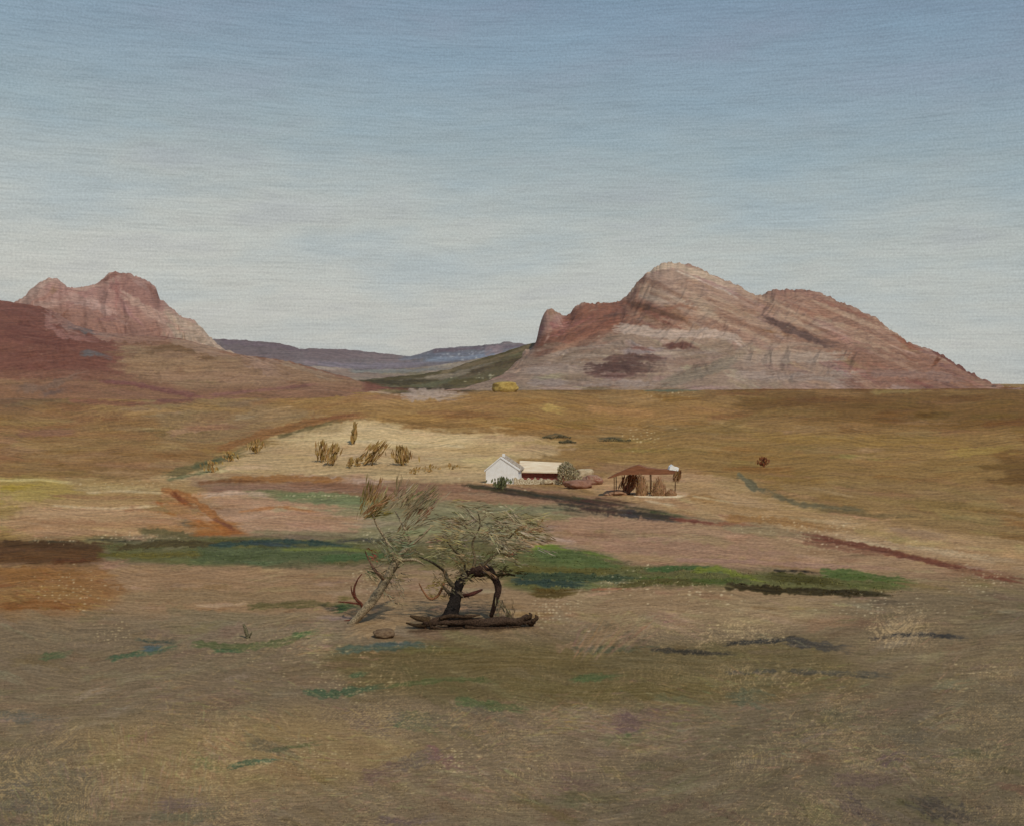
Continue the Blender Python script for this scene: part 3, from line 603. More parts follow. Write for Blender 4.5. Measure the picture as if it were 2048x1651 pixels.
S([(500, 720), (540, 735), (570, 750)], 26, (154, 118, 98)); S([(560, 722), (620, 742), (680, 760)], 12, (150, 120, 98)); S([(200, 762), (260, 766), (330, 780), (420, 796)], 9, (124, 78, 70)); S([(420, 790), (520, 780), (640, 768)], 6, (136, 92, 80))
S([(104, 626), (140, 648), (200, 666)], 26, (154, 112, 100), .8); S([(190, 668), (270, 674), (350, 682)], 22, (150, 110, 94), .8); S([(340, 680), (420, 700), (470, 712)], 16, (158, 124, 104), .8)
S([(30, 775), (90, 776), (150, 750), (170, 745)], 14, (128, 98, 82), .9); S([(80, 790), (150, 775)], 8, (116, 90, 80), .9)
c.scumble(200, 680, 640, 800, (188, 148, 108), .5, 9, .8)
c.flecks(60, 60, 600, 350, 720, (200, 170, 150), 1.3, .4)
massif('red_hill', [(-420, 560), (-150, 570), (-40, 590), (0, 600), (40, 606), (80, 612), (110, 624), (150, 650), (200, 664), (300, 670), (360, 676), (420, 692), (460, 705), (505, 712), (540, 716), (580, 722), (620, 734), (680, 750), (740, 768), (800, 778)],
       2300, 1500, c, 120, .03, 17, .7, p=.9, gul=30, label='dark red earth hill at far left running out to a tan foothill')

# dark olive spur
c = Canvas(600, 650, 1250, 800, (98, 84, 60))
c.auto(160, 80, 8, lambda x, y: -.25, jit=9, cj=6, curv=.05)
S = c.stroke
S([(760, 758), (860, 748), (960, 724), (1060, 690)], 11, (88, 74, 46)); S([(800, 765), (900, 752), (1000, 722)], 9, (120, 104, 86)); S([(880, 745), (980, 720), (1090, 684)], 7, (116, 96, 70)); S([(720, 760), (800, 766), (880, 758)], 9, (70, 58, 36))
S([(940, 745), (1010, 725), (1060, 715)], 8, (78, 62, 42)); S([(700, 766), (780, 772)], 9, (104, 66, 46)); S([(900, 765), (980, 758)], 9, (92, 78, 46)); S([(850, 755), (940, 745)], 6, (142, 122, 102))
c.flecks(30, 900, 740, 1050, 772, (215, 200, 170), 1.4, .7)
massif('olive_spur', [(640, 772), (700, 762), (770, 755), (840, 748), (900, 738), (950, 720), (1000, 706), (1050, 690), (1085, 681), (1130, 676), (1220, 700)],
       3000, 700, c, 60, .04, 23, .6, label='dark olive slope spilling left from the foot of the right mountain')

# right mountain, shade on its left side painted in as darker red
c = Canvas(840, 490, 2470, 830, (158, 122, 106))
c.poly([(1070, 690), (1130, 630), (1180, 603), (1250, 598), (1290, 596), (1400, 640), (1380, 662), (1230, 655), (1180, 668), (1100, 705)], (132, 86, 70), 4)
c.poly([(1260, 590), (1290, 540), (1340, 522), (1420, 545), (1520, 590), (1500, 640), (1400, 640), (1300, 605)], (166, 134, 118), 7)
c.poly([(1520, 590), (1560, 575), (1620, 575), (1760, 640), (1800, 680), (1960, 760), (1600, 700), (1540, 640)], (150, 112, 95), 7)
c.poly([(1000, 740), (1100, 702), (1200, 664), (1260, 655), (1420, 660), (1500, 690), (1560, 720), (1500, 790), (900, 790)], (150, 122, 105), 8)
c.poly([(1440, 720), (1700, 706), (1700, 770), (1440, 780)], (150, 121, 106), 10)
c.poly([(1680, 700), (1800, 690), (1990, 760), (2010, 780), (1700, 780)], (140, 100, 84), 8)
def am(x, y):
    if y > 700 and x < 1480: return .02
    if x < 1250: return -.35 if y > 640 else -.5
    return .45 if x < 1750 else .4
c.auto(750, 70, 10, am, jit=11, cj=9, curv=.10, dry=.2)
S = c.stroke
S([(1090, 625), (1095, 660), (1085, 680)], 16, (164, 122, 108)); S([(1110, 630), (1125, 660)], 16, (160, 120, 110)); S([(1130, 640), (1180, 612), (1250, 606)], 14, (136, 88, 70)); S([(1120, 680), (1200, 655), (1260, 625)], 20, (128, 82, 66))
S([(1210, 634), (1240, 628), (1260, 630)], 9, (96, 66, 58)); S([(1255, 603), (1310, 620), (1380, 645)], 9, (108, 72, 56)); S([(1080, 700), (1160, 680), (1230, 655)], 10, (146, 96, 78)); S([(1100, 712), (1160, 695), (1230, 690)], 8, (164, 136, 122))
S([(1290, 545), (1270, 590), (1265, 605)], 12, (142, 102, 86)); S([(1300, 535), (1350, 526), (1400, 545), (1460, 572)], 10, (182, 154, 134)); S([(1300, 560), (1370, 575), (1440, 600)], 20, (164, 130, 114)); S([(1290, 590), (1350, 600), (1420, 620)], 12, (172, 144, 128))
S([(1350, 540), (1400, 560), (1500, 610)], 3, (205, 182, 165), .8); S([(1480, 590), (1510, 602), (1530, 612)], 3, (200, 176, 160), .8); S([(1360, 610), (1400, 620)], 8, (152, 104, 80), .8); S([(1420, 580), (1520, 620), (1620, 660)], 16, (158, 122, 106), .8)
S([(1540, 584), (1600, 580), (1670, 600)], 12, (150, 110, 96)); S([(1560, 600), (1660, 630), (1760, 670)], 22, (150, 108, 92), .8); S([(1600, 600), (1640, 620)], 12, (166, 128, 112), .7); S([(1640, 600), (1720, 630), (1780, 662)], 8, (140, 96, 80))
S([(1530, 636), (1590, 662), (1640, 684), (1690, 692)], 14, (102, 74, 68)); S([(1510, 658), (1550, 664), (1590, 672)], 7, (128, 90, 62)); S([(1620, 664), (1650, 660), (1668, 668)], 6, (118, 78, 54)); S([(1450, 640), (1520, 660), (1560, 690)], 18, (154, 116, 98), .8)
S([(1235, 655), (1330, 668), (1420, 666), (1470, 676), (1494, 698)], 16, (172, 145, 130), .85); S([(1330, 692), (1370, 690), (1392, 698)], 12, (106, 68, 60)); S([(1265, 694), (1310, 700)], 6, (120, 80, 70)); S([(1210, 722), (1260, 714), (1330, 718)], 14, (108, 76, 68))
S([(1180, 738), (1240, 732), (1320, 738)], 20, (96, 66, 60)); S([(1170, 748), (1240, 750), (1290, 752)], 9, (112, 78, 70)); S([(1260, 730), (1300, 732)], 3, (205, 185, 172)); S([(1330, 765), (1420, 740), (1480, 710), (1500, 694)], 20, (140, 118, 104)); S([(1320, 772), (1380, 740), (1450, 712)], 7, (122, 100, 86))
S([(1480, 715), (1600, 712), (1700, 706)], 18, (156, 130, 115)); S([(1480, 750), (1600, 755), (1720, 752)], 20, (156, 130, 118)); S([(1050, 740), (1120, 735), (1180, 740)], 18, (160, 134, 122)); S([(1060, 765), (1200, 765), (1320, 768)], 12, (152, 128, 118))
S([(1340, 720), (1400, 722), (1440, 716)], 14, (150, 116, 100)); S([(1640, 700), (1760, 720), (1860, 736)], 16, (142, 102, 84)); S([(1780, 664), (1820, 690), (1860, 700)], 10, (140, 90, 70)); S([(1870, 702), (1920, 730), (1980, 764)], 9, (108, 66, 56)); S([(1880, 715), (1860, 735)], 9, (118, 72, 50))
S([(1740, 745), (1860, 750), (1950, 765)], 16, (138, 104, 92)); S([(1780, 690), (1840, 712)], 3, (190, 150, 135), .8)
for _ in range(70):
    x = rng.uniform(1290, 1800); y = 560+(x-1290)*.16+rng.uniform(0, 90); L = rng.uniform(60, 150)
    S([(x-L/2, y-L*.22), (x, y-2), (x+L/2, y+L*.24)], rng.uniform(5, 12), random.choice([(172, 140, 120), (144, 106, 88), (160, 126, 108), (132, 96, 80)]), .7, dry=.35)
for _ in range(50):
    x = rng.uniform(1030, 1650); y = rng.uniform(690, 768); L = rng.uniform(60, 140)
    S([(x-L/2, y+3), (x, y-4), (x+L/2, y+2)], rng.uniform(5, 11), random.choice([(166, 138, 122), (142, 112, 96), (156, 128, 110), (134, 108, 90)]), .65, dry=.35)
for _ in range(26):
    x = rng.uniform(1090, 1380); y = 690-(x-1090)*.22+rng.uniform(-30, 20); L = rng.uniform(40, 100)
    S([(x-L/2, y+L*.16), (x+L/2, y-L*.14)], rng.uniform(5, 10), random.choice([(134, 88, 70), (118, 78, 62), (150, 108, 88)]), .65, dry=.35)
S([(1235, 655), (1330, 668), (1420, 666), (1470, 676), (1494, 700)], 17, (180, 152, 138)); S([(1180, 738), (1240, 732), (1320, 738)], 24, (92, 64, 56)); S([(1210, 720), (1260, 714), (1330, 718)], 14, (104, 74, 64))
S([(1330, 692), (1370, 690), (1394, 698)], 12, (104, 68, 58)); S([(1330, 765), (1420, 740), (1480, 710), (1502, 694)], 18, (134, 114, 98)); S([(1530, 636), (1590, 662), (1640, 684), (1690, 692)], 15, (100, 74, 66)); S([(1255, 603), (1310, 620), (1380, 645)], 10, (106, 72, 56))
S([(1290, 545), (1340, 530), (1400, 548), (1470, 578)], 9, (186, 158, 138)); S([(1480, 722), (1600, 716), (1700, 710)], 18, (160, 134, 120))
c.flecks(50, 1560, 570, 1980, 760, (200, 180, 150), 1.3, .5); c.flecks(30, 1080, 660, 1320, 760, (215, 195, 175), 1.3, .6)
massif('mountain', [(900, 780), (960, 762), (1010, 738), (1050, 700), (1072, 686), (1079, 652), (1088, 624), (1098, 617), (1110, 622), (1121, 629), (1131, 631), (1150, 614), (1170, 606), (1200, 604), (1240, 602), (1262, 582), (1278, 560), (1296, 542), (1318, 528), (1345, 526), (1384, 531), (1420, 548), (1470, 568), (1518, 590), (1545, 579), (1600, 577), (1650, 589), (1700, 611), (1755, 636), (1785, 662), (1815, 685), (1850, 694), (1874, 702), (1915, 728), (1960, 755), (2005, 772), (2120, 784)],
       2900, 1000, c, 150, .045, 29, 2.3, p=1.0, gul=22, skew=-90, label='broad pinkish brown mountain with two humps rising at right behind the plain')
massif('grey_foothill', [(860, 782), (930, 774), (1000, 754), (1050, 726), (1100, 704), (1150, 684), (1195, 664), (1235, 656), (1300, 656), (1380, 660), (1440, 668), (1485, 684), (1500, 702), (1560, 712), (1640, 716), (1700, 728), (1760, 745), (1840, 760), (1920, 776)],
       2450, 800, c, 90, .05, 41, .6, p=1.0, gul=18, skew=50, label='grey pink scree foothill along the base of the right mountain')
S = None

# ------------------------------------------------------------------ builders for the things
def PX(px, py, d): return Vector(((px/2-512)/F*d, d, CAMZ-d*(py/2-YH)/F))
class MB:
    def __init__(s): s.v = []; s.f = []; s.c = []
    def tube(s, pts, rad, n=9, rough=.12, col=None, cap=True):
        P = [Vector(p) for p in pts]
        # smooth the run of points
        Q = []; RR = []
        for i in range(len(P)-1):
            p0, p1, p2, p3 = P[max(i-1, 0)], P[i], P[i+1], P[min(i+2, len(P)-1)]
            for k in range(4):
                t = k/4; Q.append(.5*((2*p1)+(-p0+p2)*t+(2*p0-5*p1+4*p2-p3)*t*t+(-p0+3*p1-3*p2+p3)*t**3)); RR.append(rad[i]*(1-t)+rad[i+1]*t)
        Q.append(P[-1]); RR.append(rad[-1]); b0 = len(s.v); up = Vector((.3, -1, .2)).normalized()
        for i, q in enumerate(Q):
            d = (Q[min(i+1, len(Q)-1)]-Q[max(i-1, 0)]).normalized(); a = d.cross(up).normalized(); b = d.cross(a).normalized()
            for k in range(n):
                th = 2*math.pi*k/n; r = RR[i]*(1+random.uniform(-rough, rough)+.12*math.sin(3*th+i*.5)); s.v.append(q+(a*math.cos(th)+b*math.sin(th))*r); s.c.append(col)
        for i in range(len(Q)-1):
            for k in range(n):
                s.f.append((b0+i*n+k, b0+i*n+(k+1) % n, b0+(i+1)*n+(k+1) % n, b0+(i+1)*n+k))
        if cap: s.f.append(tuple(b0+k for k in range(n))[::-1]); s.f.append(tuple(b0+(len(Q)-1)*n+k for k in range(n)))
    def poly(s, pts, faces, col=None):
        b = len(s.v); s.v += [Vector(p) for p in pts]; s.c += [col]*len(pts); s.f += [tuple(b+i for i in f) for f in faces]
    def box(s, x0, x1, y0, y1, z0, z1, col=None):
        s.poly([(x0, y0, z0), (x1, y0, z0), (x1, y1, z0), (x0, y1, z0), (x0, y0, z1), (x1, y0, z1), (x1, y1, z1), (x0, y1, z1)],
               [(0, 3, 2, 1), (4, 5, 6, 7), (0, 1, 5, 4), (1, 2, 6, 5), (2, 3, 7, 6), (3, 0, 4, 7)], col)
    def prism(s, prof, y0, y1, col=None):
        n = len(prof); s.poly([(x, y0, z) for x, z in prof]+[(x, y1, z) for x, z in prof],
               [tuple(range(n)), tuple(range(2*n-1, n-1, -1))]+[(i, i+n, (i+1) % n+n, (i+1) % n) for i in range(n)], col)
    def blade(s, p, d, L, w, col):
        p = Vector(p); d = Vector(d).normalized(); a = d.cross(Vector((random.uniform(-1, 1), random.uniform(-1, 1), random.uniform(-.6, .6))))
        if a.length < 1e-4: a = Vector((1, 0, 0))
        a = a.normalized()*w*.5; m = p+d*L*.45; b = len(s.v)
        s.v += [p-a*.4, p+a*.4, m+a, p+d*L, m-a]; s.c += [col]*5; s.f.append((b, b+1, b+2, b+3, b+4))
    def build(s, name, material, parent=None, smooth=False, loc=None, rz=0):
        me = bpy.data.meshes.new(name); o = bpy.data.objects.new(name, me); C.objects.link(o)
        inv = None
        base = Vector((0, 0, 0))
        if parent is not None: base = Vector(parent.location) if getattr(s, 'world', True) else base; o.parent = parent
        me.from_pydata([tuple(v-base) for v in s.v] if parent is not None else [tuple(v) for v in s.v], [], s.f)
        if any(c is not None for c in s.c):
            at = me.color_attributes.new('tint', 'FLOAT_COLOR', 'POINT'); arr = np.ones((len(s.v), 4), np.float32)
            arr[:, :3] = srgb2lin(np.clip(np.array([c or (120, 100, 70) for c in s.c], float), 3, 250)); at.data.foreach_set('color', arr.ravel())
        if smooth: me.polygons.foreach_set('use_smooth', np.ones(len(me.polygons), bool))
        me.materials.append(material); me.update()
        return o
def jc(c, a=8):
    k = random.gauss(0, a); return tuple(v+k+random.gauss(0, a*.3) for v in c)
leafm = vcol_mat('dry_leaf', 1.28); barkm = vcol_mat('bark', 1.1, (22, .5, .6))

def spray(m, p, d, L, w, n, col, leaf=.16, lw=.035, spread=.5):
    """a twig's worth of narrow leaves laid along one direction"""
    d = Vector(d).normalized(); p = Vector(p)
    for _ in range(n):
        t = random.random(); q = p+d*L*t+Vector((random.gauss(0, 1), random.gauss(0, 1), random.gauss(0, 1)))*w*.5
        e = d+Vector((random.uniform(-1, 1), random.uniform(-1, 1), random.uniform(-1, 1)))*spread
        m.blade(q, e, leaf*random.uniform(.6, 1.5), lw*random.uniform(.7, 1.3), jc(col))

# ---- the arched tree on the near rise
x0, d0, z0 = hit(905, 1240); D1 = d0
ROOT = Vector((x0, d0, z0-.08)); tree = empty('dry_tree', ROOT)
tag(tree, 'dry tree with dark arched trunk and thin olive tan crown above the fallen log', 'tree')
def T(px, py, dy=0): return PX(px, py, D1+dy)
u = D1/F/2     # metres in one photo pixel at the tree
m = MB(); dk = (44, 38, 34)
m.tube([T(898, 1246), T(902, 1222), T(910, 1200), T(913, 1182), T(922, 1160), T(940, 1145)], [19*u, 15*u, 12*u, 10*u, 10*u, 8*u], 12, .12, dk)
m.tube([T(886, 1240, -.3), T(900, 1230, -.1), T(908, 1205)], [4*u, 9*u, 7*u], 8, .2, dk)
m.tube([T(930, 1240, .2), T(912, 1228), T(908, 1205)], [3*u, 6*u, 5*u], 8, .15, dk)
m.tube([T(934, 1240, -.4), T(912, 1233, -.1), T(906, 1212)], [3*u, 8*u, 7*u], 8, .15, dk)
m.build('trunk', barkm, tree, True)
for pts, rr_, col in [
    ([(938, 1146), (958, 1140), (976, 1142), (990, 1156), (997, 1176), (990, 1204), (982, 1232)], [9, 11, 10, 8, 7, 5.5, 4], (58, 42, 34)),
    ([(922, 1160), (930, 1140), (925, 1118), (905, 1095), (885, 1070)], [5, 3, 2.2, 1.6, 1], (104, 90, 68)),
    ([(958, 1140), (975, 1120), (1000, 1100), (1018, 1075), (1040, 1052)], [4.5, 2.8, 2, 1.5, 1], (108, 94, 70)),
    ([(945, 1142), (950, 1115), (945, 1085), (960, 1050), (955, 1020)], [4.5, 2.8, 2, 1.5, 1], (108, 94, 70)),
    ([(915, 1178), (897, 1160), (888, 1140), (862, 1122), (838, 1112)], [5, 4, 3, 2.2, 1.3], (84, 74, 56)),
    ([(910, 1192), (928, 1190), (946, 1186), (964, 1178)], [3, 4, 4, 2], (80, 46, 38)),
    ([(905, 1190), (893, 1180), (884, 1166)], [4, 3, 1.6], (84, 72, 54)),
    ([(990, 1150), (1010, 1146), (1030, 1150)], [4, 3, 1.5], (60, 50, 30)),
    ([(888, 1165), (876, 1190), (860, 1196), (846, 1180), (838, 1165)], [2, 2.6, 2.6, 1.8, 1], (132, 92, 62))]:
    m = MB(); m.tube([T(a, b, random.uniform(-.25, .25) if i else 0) for i, (a, b) in enumerate(pts)], [r*u for r in rr_], 8, .14, col); m.build('limb', barkm, tree, True)
def fill(m, blobs, n, dd, col, dirs, L=(18, 45), w=5, per=14, leaf=7.5, lw=1.5, sp=.4):
    tot = sum(b[2]*b[3] for b in blobs)
    for (cx, cy, rx, ry) in blobs:
        for _ in range(int(n*rx*ry/tot)):
            a = random.uniform(0, 2*math.pi); r = math.sqrt(random.random()); dz = random.gauss(0, dd)
            px, py = cx+rx*r*math.cos(a), cy+ry*r*math.sin(a); th = random.choice(dirs)+random.gauss(0, .25)
            c = random.choice(col)
            spray(m, PX(px, py, D1+dz), (math.cos(th), random.uniform(-.3, .3), -math.sin(th)), random.uniform(*L)*u, w*u, per, jc(c, 9), leaf*u, lw*u, sp)
m = MB()
OL = [(140, 122, 90), (148, 126, 88), (134, 120, 90), (144, 130, 100), (128, 114, 82), (138, 128, 100)]
fill(m, [(965, 1036, 95, 32), (925, 1092, 105, 36), (1020, 1070, 50, 36), (900, 1030, 40, 28)], 130, 1.0, OL, [.3, .2, -.2, .45], (28, 60), w=7, leaf=15, lw=2.0, sp=.16)
fill(m, [(1040, 1062, 26, 12)], 14, .4, [(138, 108, 66)], [-.25], per=22)
fill(m, [(880, 1150, 46, 22), (950, 1122, 50, 14)], 30, .8, [(118, 104, 72), (100, 88, 56)], [.1, -.6])
fill(m, [(845, 1027, 14, 8)], 5, .3, [(122, 60, 40)], [-.7], (10, 18), per=10)
fill(m, [(1010, 1112, 14, 8)], 4, .3, [(120, 66, 44)], [-.5], (10, 18), per=8)
fill(m, [(965, 1146, 60, 9), (1000, 1138, 40, 6)], 16, .4, [(52, 44, 24), (66, 56, 30)], [0, .1], (14, 26), per=16)
fill(m, [(1008, 1205, 20, 26)], 10, .4, [(126, 110, 84), (112, 100, 76)], [1.2, 1.4], (24, 44), w=5, leaf=14, lw=2.2, sp=.15)
fill(m, [(905, 1150, 24, 26)], 12, .3, [(116, 102, 78), (96, 84, 64)], [.9, 1.2], (16, 30), w=5, leaf=11, lw=2, sp=.25)
fill(m, [(862, 1172, 18, 16)], 8, .4, [(128, 112, 62)], [-.3, .3], (12, 20))
m.build('crown', leafm, tree)

# ---- the pale leaning tree at its left
x0, d0, z0 = hit(706, 1246); D1 = d0; ROOT = Vector((x0, d0, z0-.05)); lean = empty('leaning_tree', ROOT)
tag(lean, 'slender pale tree leaning right with feathery tan sprays, left of the arched tree', 'tree')
u = D1/F/2; gp = (150, 132, 104)
m = MB(); m.tube([T(700, 1250), T(722, 1226), T(748, 1196), T(772, 1160), T(790, 1124), T(812, 1096), T(838, 1076), T(862, 1052)], [7*u, 8*u, 9*u, 8*u, 7*u, 5*u, 3*u, 1.3*u], 9, .16, gp)
m.build('trunk', barkm, lean, True)
for pts, rr_, col in [([(790, 1124), (786, 1100), (770, 1075), (752, 1045), (742, 1015)], [5, 4, 3, 2, 1.2], gp), ([(800, 1108), (818, 1080), (806, 1050), (790, 1020)], [4, 3, 2, 1], gp),
                      ([(772, 1160), (752, 1142), (738, 1118), (730, 1100)], [4, 3, 2, 1], (104, 78, 60)), ([(795, 1120), (830, 1118), (850, 1130)], [3.5, 2.5, 1.2], gp)]:
    m = MB(); m.tube([T(a, b, random.uniform(-.25, .25) if i else 0) for i, (a, b) in enumerate(pts)], [r*u for r in rr_], 7, .14, col); m.build('limb', barkm, lean, True)
m = MB()
fill(m, [(733, 1030, 26, 18)], 14, .4, [(140, 112, 70), (128, 110, 66)], [-.85], (34, 56), 6, 26, 17, 2, .12)
fill(m, [(795, 1040, 42, 34)], 22, .5, [(138, 120, 88), (130, 118, 90)], [-.8], (40, 70), 6, 26, 17, 2, .12)
fill(m, [(775, 1085, 55, 22), (760, 1128, 44, 30)], 36, .7, [(134, 122, 92), (122, 112, 80), (112, 112, 84)], [.2, -.4, .9], (24, 50), w=7, leaf=14, lw=2, sp=.2)
fill(m, [(736, 1103, 9, 10)], 4, .2, [(136, 74, 54)], [.3], (12, 18), per=12)
fill(m, [(782, 1160, 22, 40)], 12, .4, [(124, 112, 86)], [1.0], (20, 40))
m.build('crown', leafm, lean)

# ---- small bare red shrub at its foot
x0, d0, z0 = hit(716, 1240); D1 = d0; u = D1/F/2; sh = empty('bare_shrub', (x0, d0, z0-.04))
tag(sh, 'small bare russet shrub with hooked twigs at the foot of the leaning tree', 'shrub')
for pts, rr_ in [([(706, 1244), (722, 1226), (724, 1208), (712, 1196), (708, 1178), (714, 1160), (724, 1146)], [3, 3.4, 3, 2.6, 2.2, 1.6, 1]), ([(710, 1196), (704, 1184), (702, 1170)], [2, 1.6, .8]),
                 ([(722, 1226), (704, 1238), (688, 1240)], [3, 2.4, 1]), ([(724, 1208), (700, 1204), (676, 1202)], [2.4, 1.8, .8])]:
    m = MB(); m.tube([T(*p) for p in pts], [r*u for r in rr_], 6, .15, (98, 56, 42)); m.build('twig', barkm, sh, True)

# ---- fallen trunk, stone, stump
x0, d0, z0 = hit(945, 1254); D1 = d0; u = D1/F/2; lg = empty('fallen_log', (x0, d0, z0))
tag(lg, 'long dark brown fallen log lying on the soil under the arched tree', 'log')
m = MB(); bc = (70, 54, 42)
m.tube([T(846, 1242), T(862, 1244), T(882, 1240), T(905, 1243), T(940, 1242), T(975, 1244), T(1000, 1241), T(1030, 1242), T(1052, 1238), T(1062, 1243), T(1069, 1239)], [6*u, 8*u, 9*u, 7.5*u, 9*u, 8*u, 9.5*u, 8*u, 9.5*u, 8*u, 4*u], 13, .26, bc); m.build('trunk', barkm, lg, True)
for pts in ([(880, 1236), (900, 1230), (935, 1232), (960, 1228)], [(1064, 1242), (1074, 1234), (1070, 1228)], [(930, 1252), (985, 1256), (1040, 1251)], [(1050, 1236), (1062, 1230), (1058, 1224)], [(860, 1252), (890, 1257), (925, 1253)]):
    m = MB(); m.tube([T(a, b, -.12) for a, b in pts], [3.5*u]*(len(pts)-1)+[1.2*u], 7, .25, (66, 50, 36)); m.build('branch_stub', barkm, lg, True)
m = MB(); m.tube([T(860, 1240), T(838, 1236), T(820, 1230)], [8*u, 5*u, 2*u], 8, .2, (70, 54, 36)); m.build('root', barkm, lg, True)
m = MB(); m.tube([T(862, 1246), T(838, 1250), T(812, 1244)], [6*u, 4*u, 1.6*u], 8, .2, (60, 46, 30)); m.build('root', barkm, lg, True)
m = MB(); m.tube([T(848, 1248), T(852, 1258), T(848, 1262)], [4*u, 3*u, 1.4*u], 8, .2, (66, 46, 32)); m.build('root', barkm, lg, True)
def rock_ob(name, px, py, w, h, cols, label, cat='rock', group=None, seed=1, top=.8):
    x, d, z = hit(px, py+h*.45); u = d/F/2; m = bmesh.new(); bmesh.ops.create_icosphere(m, subdivisions=4, radius=1)
    rs = random.Random(seed); off = [rs.uniform(0, 50) for _ in range(3)]
    from mathutils import noise as mn
    for v in m.verts:
        n = mn.noise(v.co*1.6+Vector(off))*.28+mn.noise(v.co*5+Vector(off))*.08
        c = v.co*(1+n); c.z = c.z if c.z < top else top+(c.z-top)*.3
        v.co = Vector((c.x*w*.5*u, c.y*w*.45*u, c.z*h*.62*u))
    me = bpy.data.meshes.new(name); m.to_mesh(me); m.free(); o = bpy.data.objects.new(name, me); C.objects.link(o); o.location = (x, d, z+h*.3*u)
    me.materials.append(mat(name+'_stone', cols[0], cols[1], 3/(w*u)*2, (1, 1, 2.5), bump=.4)); me.polygons.foreach_set('use_smooth', np.ones(len(me.polygons), bool)); tag(o, label, cat, group); return o
rock_ob('stone', 769, 1264, 46, 17, ((132, 108, 80), (94, 72, 52)), 'flat oval brown stone lying left of the fallen log', seed=3)
x0, d0, z0 = hit(490, 1276); D1 = d0; u = D1/F/2
m = MB(); m.tube([T(496, 1278), T(492, 1262), T(487, 1246)], [4*u, 3.4*u, 1.8*u], 8, .2, (104, 96, 72)); m.tube([T(498, 1272), T(504, 1262)], [2.4*u, 1.2*u], 6, .2, (104, 96, 72))
o = m.build('dead_stump', barkm, None, True); tag(o, 'short forked grey stump standing alone in the bare soil at left', 'stump')

# ---- scrub on the mound and about the farm
def scrub(name, px0, py0, px1, py1, col, label, cat='shrub', group=None, lean_=.2, n=90, pointed=False, wide=3.8, dy=0, stem=True):
    cx = (px0+px1)/2; x, d, z = hit(cx, py1); d += dy; u = d/F/2; m = MB(); h = py1-py0; w = px1-px0
    for _ in range(n):
        t = random.random(); a = random.gauss(0, .3) if not pointed else random.gauss(0, .22)*(1-t)
        k = (1-(t*2-1)**2)**.5 if not pointed else math.sin(math.pi*min(1, t*.9+.08))
        q = Vector((x+(a*w*k+lean_*h*(t-.5)*.6)*u, d+random.gauss(0, .22)*w*u*.8, z+h*t*.78*u))
        e = Vector((lean_+random.gauss(0, .16), random.gauss(0, .15), 1))
        m.blade(q, e, h*.34*u*random.uniform(.6, 1.2), wide*u, jc(col, 9))
    if stem: m.tube([(x, d, z-.1), (x+.1*w*u*lean_, d, z+h*.5*u)], [w*.05*u+.02, w*.02*u+.01], 6, .1, tuple(v*.7 for v in col))
    base = Vector((x, d, z)); m.v = [v-base for v in m.v]
    o = m.build(name, leafm); o.location = base; tag(o, label, cat, group); return o
GM = 'scrub bushes on the pale mound'
BR = (150, 122, 74)
for a in [((697, 846, 718, 888), 'tall narrow pointed brown shrub, highest on the pale mound', .15, True, 110),
          ((630, 880, 655, 924), 'left bush of the close pair of brown scrub bushes at the middle of the mound', .1, False, 90),
          ((650, 886, 680, 930), 'right bush of the close pair of brown scrub bushes, its blades leaning right', .3, False, 100),
          ((691, 912, 708, 936), 'tiny tuft left of a twin tuft, below the pointed shrub on the mound', .35, False, 40),
          ((706, 910, 724, 932), 'tiny tuft right of a twin tuft, beside the slanting bush on the mound', .35, False, 40),
          ((726, 878, 762, 930), 'slanting brown bush rising to the right, between the tiny tufts and the square bush', .75, False, 110),
          ((784, 890, 822, 930), 'square topped bristly brown bush, rightmost large bush on the mound', -.15, False, 130),
          ((497, 878, 526, 906), 'squat brown bush on the left shoulder of the mound under its green edge', .2, False, 90),
          ((448, 900, 474, 922), 'small brown tuft at the green edge low on the left of the mound', -.3, False, 50),
          ((408, 920, 440, 944), 'low ragged brown tuft, lowest on the left edge of the mound', -.2, False, 60),
          ((818, 932, 842, 948), 'left one of the low sparse twigs at the right foot of the mound', .5, False, 22),
          ((842, 928, 876, 944), 'right one of the low sparse twigs at the right foot of the mound', .5, False, 26),
          ((884, 924, 926, 938), 'faint low scrub at the right foot of the mound, nearest to the white house', .3, False, 24)]:
    scrub('scrub_bush', *a[0], BR, a[1], 'bush', GM, a[2], a[4], a[3])
scrub('dark_green_bush', 984, 952, 1020, 976, (104, 104, 70), 'small dark green bush in front of the white house', 'bush', None, .2, 150, wide=4)
scrub('red_bush', 1518, 913, 1538, 933, (128, 80, 50), 'lone small round reddish bush on the ochre plain at right', 'bush', None, 0, 90)
scrub('rust_scrub', 1242, 946, 1274, 988, (148, 104, 76), 'rust brown scribbly bush at the left end under the open shed roof', 'bush', None, .4, 190, wide=4)

